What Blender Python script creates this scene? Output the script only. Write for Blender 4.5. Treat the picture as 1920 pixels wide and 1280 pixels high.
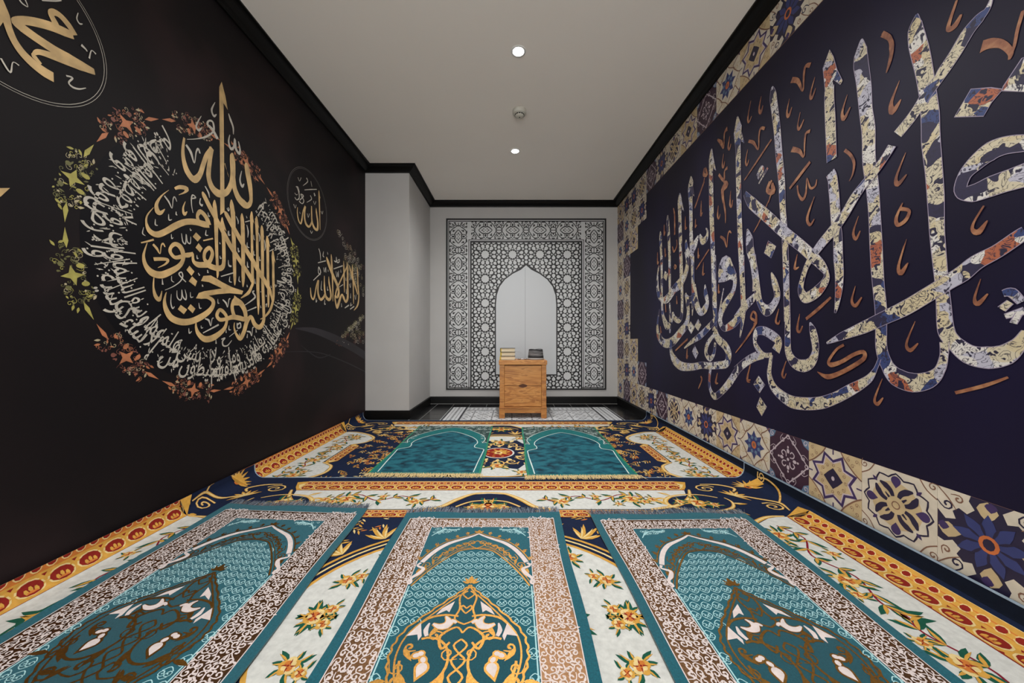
import bpy, bmesh, math, random
from mathutils import Vector

for _o in list(bpy.data.objects):
    bpy.data.objects.remove(_o, do_unlink=True)
SC = bpy.context.scene
COL = SC.collection
R = random.Random(7)
PI = math.pi

# ------------------------------------------------------------------ room measures (metres)
CAM_H = 0.83
XL, XR = -1.57, 1.417          # side walls
XS = -1.10                     # right face of the white column in the far left corner
YF, YS, YB = -1.2, 3.766, 4.723  # front left open to let fill light in, column front, back wall
ZC = 2.696                     # ceiling
# ------------------------------------------------------------------ camera, world, exposure
cam = bpy.data.cameras.new('camera')
cam.sensor_fit = 'HORIZONTAL'; cam.sensor_width = 36.0
cam.lens = 36.0 * 660.0 / 1920.0
cam.clip_start = 0.02
camo = bpy.data.objects.new('camera', cam); COL.objects.link(camo)
camo.location = (0, 0, CAM_H); camo.rotation_euler = (PI / 2, 0, 0)
SC.camera = camo
W = bpy.data.worlds.new('world'); SC.world = W; W.use_nodes = True
W.node_tree.nodes['Background'].inputs[0].default_value = (1, 0.98, 0.95, 1)
W.node_tree.nodes['Background'].inputs[1].default_value = 3.2  # even fill light added from behind the camera to lift the ceiling
SC.view_settings.view_transform = 'Standard'
SC.view_settings.look = 'None'
SC.view_settings.gamma = 1.0
SC.view_settings.use_curve_mapping = False
SC.view_settings.exposure = 0.0
LAMP_W = 95.0
# recessed downlights along the middle of the ceiling (x, y); two are in view
LAMPS = [(0.041, 2.264), (0.031, 3.45), (0.05, 1.08)]

# ------------------------------------------------------------------ materials
def lin(c):
    return tuple(((v / 255.0) / 12.92 if v / 255.0 <= 0.04045 else ((v / 255.0 + 0.055) / 1.055) ** 2.4) for v in c) + (1.0,)

def mk(name, rgb, rough=0.6, var=0.0, scale=20.0, bump=0.0, bscale=None, metal=0.0, spec=0.5, sheen=0.0, detail=3.0):
    m = bpy.data.materials.new(name); m.use_nodes = True
    nt = m.node_tree; b = nt.nodes['Principled BSDF']
    b.inputs['Base Color'].default_value = lin(rgb)
    b.inputs['Roughness'].default_value = rough
    b.inputs['Metallic'].default_value = metal
    b.inputs['Specular IOR Level'].default_value = spec
    if sheen: b.inputs['Sheen Weight'].default_value = sheen
    if var or bump:
        tc = nt.nodes.new('ShaderNodeTexCoord')
        n = nt.nodes.new('ShaderNodeTexNoise'); n.inputs['Scale'].default_value = scale; n.inputs['Detail'].default_value = detail
        nt.links.new(tc.outputs['Object'], n.inputs['Vector'])
        if var:
            r = nt.nodes.new('ShaderNodeValToRGB')
            c = lin(rgb)
            r.color_ramp.elements[0].position = 0.3; r.color_ramp.elements[1].position = 0.7
            r.color_ramp.elements[0].color = tuple(v * (1 - var) for v in c[:3]) + (1,)
            r.color_ramp.elements[1].color = tuple(min(1, v * (1 + var)) for v in c[:3]) + (1,)
            nt.links.new(n.outputs['Fac'], r.inputs[0]); nt.links.new(r.outputs[0], b.inputs['Base Color'])
        if bump:
            n2 = n
            if bscale:
                n2 = nt.nodes.new('ShaderNodeTexNoise'); n2.inputs['Scale'].default_value = bscale; n2.inputs['Detail'].default_value = 2
                nt.links.new(tc.outputs['Object'], n2.inputs['Vector'])
            bp = nt.nodes.new('ShaderNodeBump'); bp.inputs['Strength'].default_value = bump; bp.inputs['Distance'].default_value = 0.002
            nt.links.new(n2.outputs['Fac'], bp.inputs['Height']); nt.links.new(bp.outputs[0], b.inputs['Normal'])
    return m

def ramp_mat(name, stops, scale, rough=0.6, stretch=(1, 1, 1), detail=4.0, distort=0.0, const=False, spec=0.5, metal=0.0):
    m = bpy.data.materials.new(name); m.use_nodes = True
    nt = m.node_tree; b = nt.nodes['Principled BSDF']
    b.inputs['Roughness'].default_value = rough; b.inputs['Specular IOR Level'].default_value = spec; b.inputs['Metallic'].default_value = metal
    tc = nt.nodes.new('ShaderNodeTexCoord'); mp = nt.nodes.new('ShaderNodeMapping'); mp.inputs['Scale'].default_value = stretch
    n = nt.nodes.new('ShaderNodeTexNoise'); n.inputs['Scale'].default_value = scale; n.inputs['Detail'].default_value = detail
    n.inputs['Distortion'].default_value = distort
    r = nt.nodes.new('ShaderNodeValToRGB'); cr = r.color_ramp
    if const: cr.interpolation = 'CONSTANT'
    while len(cr.elements) < len(stops): cr.elements.new(0.5)
    for e, (p, c) in zip(cr.elements, stops): e.position = p; e.color = lin(c)
    nt.links.new(tc.outputs['Object'], mp.inputs[0]); nt.links.new(mp.outputs[0], n.inputs['Vector'])
    nt.links.new(n.outputs['Fac'], r.inputs[0]); nt.links.new(r.outputs[0], b.inputs['Base Color'])
    return m

def mosaic_mat():
    # letters filled with scraps of printed tile: cream, white, blue, ink, rust
    m = bpy.data.materials.new('mosaic_print'); m.use_nodes = True
    nt = m.node_tree; N = nt.nodes; L = nt.links; b = N['Principled BSDF']
    b.inputs['Roughness'].default_value = 0.55
    tc = N.new('ShaderNodeTexCoord')
    ns = N.new('ShaderNodeTexNoise'); ns.inputs['Scale'].default_value = 9
    mx = N.new('ShaderNodeMixRGB'); mx.blend_type = 'LINEAR_LIGHT'; mx.inputs[0].default_value = 0.06
    L.new(tc.outputs['Object'], ns.inputs['Vector']); L.new(tc.outputs['Object'], mx.inputs[1]); L.new(ns.outputs['Color'], mx.inputs[2])
    v = N.new('ShaderNodeTexVoronoi'); v.inputs['Scale'].default_value = 17; L.new(mx.outputs[0], v.inputs['Vector'])
    sep = N.new('ShaderNodeSeparateColor'); L.new(v.outputs['Color'], sep.inputs[0])
    r = N.new('ShaderNodeValToRGB'); r.color_ramp.interpolation = 'CONSTANT'
    st = [(0.0, (200, 190, 164)), (0.30, (212, 208, 202)), (0.48, (200, 186, 152)), (0.66, (180, 178, 192)), (0.78, (50, 64, 112)), (0.87, (38, 33, 64)), (0.955, (166, 94, 66))]
    cr = r.color_ramp
    while len(cr.elements) < len(st): cr.elements.new(0.5)
    for e, (p, c) in zip(cr.elements, st): e.position = p; e.color = lin(c)
    L.new(sep.outputs[0], r.inputs[0])
    # ink squiggles: thin contour lines of a noise field
    n2 = N.new('ShaderNodeTexNoise'); n2.inputs['Scale'].default_value = 34; n2.inputs['Detail'].default_value = 2; n2.inputs['Distortion'].default_value = 1.2
    L.new(tc.outputs['Object'], n2.inputs['Vector'])
    r2 = N.new('ShaderNodeValToRGB'); c2 = r2.color_ramp
    for p in (0.40, 0.44, 0.47, 0.56, 0.60): c2.elements.new(p)
    for e, (p, g) in zip(c2.elements, [(0.0, 1), (0.40, 1), (0.435, 0), (0.47, 1), (0.575, 1), (0.615, 0), (1.0, 0.0)]): e.position = p; e.color = (g, g, g, 1)
    L.new(n2.outputs['Fac'], r2.inputs[0])
    mm = N.new('ShaderNodeMixRGB'); L.new(r2.outputs[0], mm.inputs[0]); mm.inputs[1].default_value = lin((34, 30, 56)); L.new(r.outputs[0], mm.inputs[2])
    L.new(mm.outputs[0], b.inputs['Base Color'])
    return m

def wood_mat(name, a, b_, c, rot=0.0):
    m = bpy.data.materials.new(name); m.use_nodes = True
    nt = m.node_tree; N = nt.nodes; L = nt.links; b = N['Principled BSDF']; b.inputs['Roughness'].default_value = 0.42
    tc = N.new('ShaderNodeTexCoord'); mp = N.new('ShaderNodeMapping'); mp.inputs['Scale'].default_value = (1.2, 6, 9); mp.inputs['Rotation'].default_value = (0, rot, 0)
    n = N.new('ShaderNodeTexNoise'); n.inputs['Scale'].default_value = 1.7; n.inputs['Detail'].default_value = 6; n.inputs['Distortion'].default_value = 1.4
    L.new(tc.outputs['Object'], mp.inputs[0]); L.new(mp.outputs[0], n.inputs['Vector'])
    s = N.new('ShaderNodeMath'); s.operation = 'MULTIPLY'; s.inputs[1].default_value = 5.0; L.new(n.outputs['Fac'], s.inputs[0])
    f = N.new('ShaderNodeMath'); f.operation = 'FRACT'; L.new(s.outputs[0], f.inputs[0])
    r = N.new('ShaderNodeValToRGB'); cr = r.color_ramp
    cr.elements.new(0.45); cr.elements.new(0.8)
    for e, (p, q) in zip(cr.elements, [(0, b_), (0.45, a), (0.82, c), (1, b_)]): e.position = p; e.color = lin(q)
    L.new(f.outputs[0], r.inputs[0]); L.new(r.outputs[0], b.inputs['Base Color'])
    return m

M = {}
M['plaster'] = mk('white_plaster', (188, 187, 186), 0.75, 0.03, 3, bump=0.05, bscale=180)
M['ceiling'] = mk('ceiling_paint', (246, 242, 236), 0.8, 0.01, 2)
M['black_trim'] = mk('black_lacquer', (7, 7, 7), 0.38, spec=0.2)
M['floor_black'] = mk('black_floor', (20, 20, 22), 0.5)
M['grout'] = mk('pale_grout', (150, 150, 148), 0.8)
M['tile_black'] = mk('black_glazed_tile', (15, 15, 17), 0.2, 0.2, 6)
M['tile_white'] = mk('white_glazed_tile', (228, 230, 233), 0.3, 0.03, 8)
M['tile_ink'] = mk('tile_ink', (34, 36, 44), 0.35)
M['mural_left'] = ramp_mat('smoky_black_mural', [(0.25, (18, 16, 19)), (0.5, (25, 20, 22)), (0.72, (44, 32, 34))], 1.1, 0.55, detail=3, distort=0.6, spec=0.15)
M['mural_right'] = ramp_mat('indigo_mural', [(0.25, (20, 16, 32)), (0.5, (23, 19, 42)), (0.78, (29, 24, 58))], 1.4, 0.48, stretch=(1, 1, 0.35), detail=2, spec=0.2)
M['gold'] = mk('gold_ink', (196, 164, 112), 0.5, 0.28, 14, detail=5)
M['silver'] = mk('silver_ink', (184, 178, 166), 0.5, 0.15, 20)
M['grey_ink'] = mk('grey_ink', (96, 92, 90), 0.6)
M['void_ink'] = mk('deep_black_ink', (13, 12, 17), 0.5, spec=0.15)
M['reflect_streak'] = mk('reflection_streak_paint', (40, 37, 42), 0.5, 0.2, 4, spec=0.25)  # paler tone standing in for a reflection on the wall
M['mosaic'] = mosaic_mat()
M['mosaic_edge'] = mk('lavender_edge', (150, 138, 160), 0.6)
M['rust'] = ramp_mat('rust_ink', [(0.3, (100, 60, 46)), (0.5, (140, 88, 62)), (0.7, (172, 124, 88))], 30, 0.55)
for k, c in dict(w_yellow=(164, 156, 80), w_olive=(104, 102, 60), w_orange=(176, 110, 74), w_rust=(120, 72, 60), w_pale=(176, 164, 132)).items():
    M[k] = mk('wreath_' + k[2:], c, 0.55, 0.2, 30)
for k, c in dict(cream=(210, 200, 182), sand=(196, 174, 134), purple=(62, 46, 92), plum=(58, 34, 54), ink=(36, 30, 58), blue=(50, 58, 110), orange=(196, 108, 58), brown=(128, 92, 74), lilac=(196, 182, 190), teal=(96, 122, 150)).items():
    M['t_' + k] = mk('tile_' + k, c, 0.5, 0.12, 18)
for k, c in dict(navy=(22, 33, 60), deep=(10, 20, 36), gold=(206, 156, 70), lemon=(224, 200, 140), cream=(206, 207, 202), orange=(200, 118, 54), red=(136, 36, 28), green=(26, 84, 66), crimson=(128, 24, 44), bind=(150, 170, 190)).items():
    M['c_' + k] = mk('carpet_' + k, c, 0.85, 0.10, 60, bump=0.25, bscale=500, spec=0.15)
for k, c in dict(teal=(7, 88, 102), tealdark=(6, 74, 86), white=(222, 208, 204), mint=(170, 214, 218), thread=(66, 56, 62), fringe=(60, 70, 84), fringe_l=(120, 130, 142)).items():
    M['r_' + k] = mk('rug_' + k, c, 0.8, 0.22 if 'teal' in k else 0.08, 220 if 'teal' in k else 60, bump=0.3, bscale=600, spec=0.2, sheen=0.2)
M['r_brown'] = mk('bronze_thread', (158, 118, 84), 0.34, 0.2, 160, bump=0.35, bscale=700, metal=1.0)
M['r_gold'] = mk('gold_thread', (216, 160, 80), 0.34, 0.2, 160, bump=0.35, bscale=700, metal=1.0)
M['v_teal'] = ramp_mat('crushed_teal_velvet', [(0.30, (6, 38, 52)), (0.45, (18, 76, 92)), (0.6, (36, 106, 120)), (0.8, (26, 92, 106))], 13, 0.7, stretch=(1, 1.5, 1), detail=9, distort=0.3, spec=0.2)
M['v_mid'] = mk('teal_velvet_band', (26, 108, 110), 0.7, 0.15, 40, spec=0.2)
M['v_dark'] = mk('dark_lace_ground', (52, 74, 72), 0.8, 0.2, 60, spec=0.2)
M['v_edge'] = mk('green_binding', (24, 128, 92), 0.7)
M['v_line'] = mk('pale_line', (206, 224, 220), 0.7)
M['v_fringe'] = mk('cream_fringe', (226, 200, 144), 0.85, 0.12, 80)
M['p_white'] = mk('panel_white', (206, 208, 210), 0.55)
M['p_niche'] = mk('panel_pale_grey', (204, 208, 212), 0.5)
M['p_black'] = mk('panel_black', (18, 18, 22), 0.5)
M['p_seam'] = mk('panel_seam', (172, 176, 182), 0.6)
M['wood'] = wood_mat('honey_oak', (196, 132, 62), (160, 98, 40), (206, 146, 76))
M['wood_v'] = wood_mat('honey_oak_upright', (190, 126, 58), (158, 96, 40), (200, 140, 72), PI / 2)
M['wood_dark'] = mk('dark_recess', (84, 44, 18), 0.6)
M['book_cover'] = mk('dark_book_cloth', (52, 48, 42), 0.6)
M['book_gold'] = mk('yellow_book_cloth', (196, 168, 50), 0.6)
M['paper'] = ramp_mat('page_edges', [(0.3, (196, 176, 130)), (0.6, (236, 224, 200))], 6, 0.8, stretch=(1, 1, 60))
M['felt'] = ramp_mat('charcoal_weave', [(0.3, (58, 58, 60)), (0.55, (112, 112, 114)), (0.75, (160, 160, 162))], 9, 0.8, stretch=(1, 1, 12))
M['felt_black'] = ramp_mat('black_weave', [(0.35, (14, 14, 16)), (0.7, (58, 58, 60))], 9, 0.8, stretch=(1, 1, 12))
M['felt_pale'] = mk('pale_band', (176, 176, 176), 0.8)
M['steel'] = mk('silver_metal', (190, 190, 194), 0.25, metal=1.0)
M['plastic'] = mk('white_plastic', (196, 194, 184), 0.5)
M['plastic_dark'] = mk('dark_slot', (24, 24, 22), 0.6)
M['lamp_ring'] = mk('lamp_ring', (220, 220, 218), 0.4)
_m = bpy.data.materials.new('lamp_glow'); _m.use_nodes = True
_b = _m.node_tree.nodes['Principled BSDF']; _b.inputs['Emission Color'].default_value = (1, 0.98, 0.95, 1); _b.inputs['Emission Strength'].default_value = 30
M['glow'] = _m

# ------------------------------------------------------------------ object helpers
def tag(o, label=None, cat=None, group=None, kind=None):
    if label: o['label'] = label
    if cat: o['category'] = cat
    if group: o['group'] = group
    if kind: o['kind'] = kind
    return o

def empty(name, loc=(0, 0, 0), rz=0.0):
    o = bpy.data.objects.new(name, None); COL.objects.link(o); o.location = loc; o.rotation_euler = (0, 0, rz)
    o.empty_display_size = 0.05
    return o

def obj(name, me, parent=None):
    o = bpy.data.objects.new(name, me); COL.objects.link(o)
    if parent: o.parent = parent
    return o

def from_bm(name, bm, mat, parent=None, smooth=False):
    me = bpy.data.meshes.new(name); bmesh.ops.recalc_face_normals(bm, faces=bm.faces[:]); bm.to_mesh(me); bm.free()
    me.materials.append(mat)
    if smooth:
        for p in me.polygons: p.use_smooth = True
    return obj(name, me, parent)

def add_box(bm, x0, x1, y0, y1, z0, z1, bev=0.0):
    vs = [bm.verts.new(p) for p in ((x0, y0, z0), (x1, y0, z0), (x1, y1, z0), (x0, y1, z0), (x0, y0, z1), (x1, y0, z1), (x1, y1, z1), (x0, y1, z1))]
    fs = [bm.faces.new([vs[i] for i in q]) for q in ((0, 3, 2, 1), (4, 5, 6, 7), (0, 1, 5, 4), (1, 2, 6, 5), (2, 3, 7, 6), (3, 0, 4, 7))]
    if bev:
        es = list({e for f in fs for e in f.edges})
        bmesh.ops.bevel(bm, geom=es, offset=bev, segments=2, profile=0.5, affect='EDGES')

def box(name, x0, x1, y0, y1, z0, z1, mat, parent=None, bev=0.0):
    bm = bmesh.new(); add_box(bm, x0, x1, y0, y1, z0, z1, bev)
    return from_bm(name, bm, mat, parent)

def lathe(name, prof, mat, parent=None, n=32, smooth=True, warp=None):
    bm = bmesh.new(); rows = []
    for (r, z) in prof:
        if r < 1e-6: rows.append([bm.verts.new((0, 0, z))])
        else:
            row = []
            for i in range(n):
                a = 2 * PI * i / n; p = (r * math.cos(a), r * math.sin(a), z)
                row.append(bm.verts.new(warp(p, a) if warp else p))
            rows.append(row)
    for a, b in zip(rows, rows[1:]):
        for i in range(n):
            j = (i + 1) % n
            if len(a) == 1 and len(b) == 1: continue
            if len(a) == 1: bm.faces.new((a[0], b[i], b[j]))
            elif len(b) == 1: bm.faces.new((a[i], a[j], b[0]))
            else: bm.faces.new((a[i], a[j], b[j], b[i]))
    return from_bm(name, bm, mat, parent, smooth)

# ------------------------------------------------------------------ flat print kit: shapes gathered on a sheet, then laid on a surface
def spline(pts, sub=5, closed=False):
    n = len(pts)
    if n < 3 or sub < 2: return list(pts)
    out = []
    m = n if closed else n - 1
    for i in range(m):
        if closed: a, b, c, d = pts[(i - 1) % n], pts[i], pts[(i + 1) % n], pts[(i + 2) % n]
        else: a, b, c, d = pts[max(i - 1, 0)], pts[i], pts[i + 1], pts[min(i + 2, n - 1)]
        for k in range(sub):
            t = k / sub; t2 = t * t; t3 = t2 * t
            p = [0.5 * (2 * b[q] + (c[q] - a[q]) * t + (2 * a[q] - 5 * b[q] + 4 * c[q] - d[q]) * t2 + (3 * b[q] - a[q] - 3 * c[q] + d[q]) * t3) for q in (0, 1)]
            p.append(b[2] + (c[2] - b[2]) * t)
            out.append(tuple(p))
    if not closed: out.append(tuple(pts[-1]))
    return out

class Sheet:
    STEP = 0.00022
    def __init__(self): self.v = []; self.f = []; self.fm = []; self.mats = []; self.xf = [None]; self.keep = None
    def mi(self, m):
        if m not in self.mats: self.mats.append(m)
        return self.mats.index(m)
    def add(self, pts, faces, m, z):
        k = self.mi(m); seen = set(); j = (len(self.f) % 13) * .03     # hair's breadth apart: no two scraps share a plane
        z = [w + j for w in z] if isinstance(z, list) else z + j
        for t in self.xf:
            q = [t(*p) for p in pts] if t else pts
            if len(self.xf) > 1:      # a shape on the mirror line is its own mirror image: lay it once
                key = (round(sum(p[0] for p in q) / len(q), 5), round(sum(p[1] for p in q) / len(q), 5), round(min(p[0] for p in q), 5), round(max(p[1] for p in q), 5))
                if key in seen: continue
                seen.add(key)
            if self.keep and not self.keep(sum(p[0] for p in q) / len(q), sum(p[1] for p in q) / len(q)): continue
            o = len(self.v)
            if isinstance(z, list): self.v.extend((p[0], p[1], w) for p, w in zip(q, z))
            else: self.v.extend((p[0], p[1], z) for p in q)
            for f in faces: self.f.append([i + o for i in f]); self.fm.append(k)
    def poly(self, pts, m, z=1): self.add([(p[0], p[1]) for p in pts], [list(range(len(pts)))], m, z)
    def rect(self, x0, x1, y0, y1, m, z=1, nx=1, ny=1):
        P = [(x0 + (x1 - x0) * i / nx, y0 + (y1 - y0) * j / ny) for j in range(ny + 1) for i in range(nx + 1)]
        w = nx + 1
        self.add(P, [[j * w + i, j * w + i + 1, (j + 1) * w + i + 1, (j + 1) * w + i] for j in range(ny) for i in range(nx)], m, z)
    def frame(self, x0, x1, y0, y1, t, m, z=1):
        self.rect(x0, x1, y0, y0 + t, m, z); self.rect(x0, x1, y1 - t, y1, m, z)
        self.rect(x0, x0 + t, y0 + t, y1 - t, m, z); self.rect(x1 - t, x1, y0 + t, y1 - t, m, z)
    def ell(self, x, y, rx, ry, m, z=1, n=14, rot=0.0):
        c, s = math.cos(rot), math.sin(rot)
        self.poly([(x + rx * math.cos(2 * PI * i / n) * c - ry * math.sin(2 * PI * i / n) * s, y + rx * math.cos(2 * PI * i / n) * s + ry * math.sin(2 * PI * i / n) * c) for i in range(n)], m, z)
    def ring(self, x, y, rx, ry, w, m, z=1, n=24):
        self.stroke([(x + rx * math.cos(2 * PI * i / n), y + ry * math.sin(2 * PI * i / n), w) for i in range(n)], m, z, 1, True)
    def stroke(self, pts, m, z=1, sub=5, closed=False, grow=0.0):
        P = spline(pts, sub, closed); n = len(P)
        if n < 2: return
        L, Rr = [], []
        for i, p in enumerate(P):
            if closed: a, b = P[i - 1], P[(i + 1) % n]
            else: a, b = P[max(i - 1, 0)], P[min(i + 1, n - 1)]
            dx, dy = b[0] - a[0], b[1] - a[1]; l = math.hypot(dx, dy) or 1.0
            h = p[2] / 2 + grow
            L.append((p[0] - dy / l * h, p[1] + dx / l * h)); Rr.append((p[0] + dy / l * h, p[1] - dx / l * h))
        m_ = n if closed else n - 1
        self.add(L + Rr, [[i, (i + 1) % n, n + (i + 1) % n, n + i] for i in range(m_)], m, [z + .045 * i for i in range(n)] * 2 if not closed else z)
    def line(self, x0, y0, x1, y1, w, m, z=1): self.stroke([(x0, y0, w), (x1, y1, w)], m, z, 1)
    def star(self, x, y, n, r0, r1, m, z=1, rot=0.0):
        self.poly([(x + (r0 if i % 2 == 0 else r1) * math.cos(rot + PI * i / n), y + (r0 if i % 2 == 0 else r1) * math.sin(rot + PI * i / n)) for i in range(2 * n)], m, z)
    def leaf(self, x, y, a, l, w, m, z=1, bend=0.0):
        P = []
        for t, h in ((0, 0.0), (0.2, 0.7), (0.45, 1.0), (0.75, 0.6), (1, 0)): P.append((t * l, h * w / 2 + bend * l * t * t))
        for t, h in ((0.75, 0.6), (0.45, 1.0), (0.2, 0.7)): P.append((t * l, -h * w / 2 + bend * l * t * t))
        c, s = math.cos(a), math.sin(a)
        self.poly([(x + p[0] * c - p[1] * s, y + p[0] * s + p[1] * c) for p in P], m, z)
    def drop(self, x, y, a, r, m, z=1, tip=1.7, n=9):
        P = [(tip * r, 0)] + [(r * math.cos(q), r * math.sin(q)) for q in [PI * 0.28 + (2 * PI - PI * 0.56) * i / n for i in range(n + 1)]]
        c, s = math.cos(a), math.sin(a)
        self.poly([(x + p[0] * c - p[1] * s, y + p[0] * s + p[1] * c) for p in P], m, z)
    def curl(self, x, y, r, a, d, w, m, z=1, turns=1.15, tail=1.0, seg=11):
        P = []
        for i in range(seg):
            t = i / (seg - 1); q = a + d * turns * 2 * PI * t; rr = r * (1 - 0.82 * t)
            P.append((x + rr * math.cos(q), y + rr * math.sin(q), w * (0.55 + 0.45 * t)))
        if tail:
            p0 = P[0]; q = a - d * PI / 2
            P.insert(0, (p0[0] + r * tail * math.cos(q) * 0.9 + r * 0.25 * tail * math.cos(a), p0[1] + r * tail * math.sin(q) * 0.9 + r * 0.25 * tail * math.sin(a), w * 0.35))
        self.stroke(P, m, z, 1)
    def build(self, name, mapf, parent=None, step=None, stuff=False):
        st = step or Sheet.STEP
        me = bpy.data.meshes.new(name)
        me.from_pydata([mapf(x, y, z * st) for x, y, z in self.v], [], self.f)
        for m in self.mats: me.materials.append(M[m])
        me.polygons.foreach_set('material_index', self.fm)
        me.update()
        o = obj(name, me, parent)
        if stuff: o['kind'] = 'stuff'
        return o

def sym4(): return [None, lambda x, y: (-x, y), lambda x, y: (x, -y), lambda x, y: (-x, -y)]
def sym2(): return [None, lambda x, y: (-x, y)]

def clip_rect(P, x0, x1, y0, y1):
    def cut(P, f, ix):
        out = []
        for i in range(len(P)):
            a, b = P[i - 1], P[i]; fa, fb = f(a), f(b)
            if (fa >= 0) != (fb >= 0):
                t = fa / (fa - fb); out.append((a[0] + (b[0] - a[0]) * t, a[1] + (b[1] - a[1]) * t))
            if fb >= 0: out.append(b)
        return out
    for f in (lambda p: p[0] - x0, lambda p: x1 - p[0], lambda p: p[1] - y0, lambda p: y1 - p[1]):
        if len(P) < 3: return []
        P = cut(P, f, 0)
    return P

def load(sheet, data, m, z, grow=0.0, under=None):
    for k, st in enumerate(data.split(';')):
        st = st.strip()
        if not st: continue
        zz = z + (k % 9) * 1.1
        if st[0] == 'P':
            P = [tuple(int(q) / 1000.0 for q in p.split(',')) for p in st[1:].split()]
            sheet.poly(P, m, zz)
            if under: sheet.stroke([(p[0], p[1], 0.005) for p in P], under, zz - .5, 1, True)
        else:
            P = [tuple(int(q) / 1000.0 for q in p.split(',')) for p in st.split()]
            sheet.stroke(P, m, zz, 5)
            if under: sheet.stroke(P, under, zz - 0.5, 5, False, 0.0022)

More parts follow.
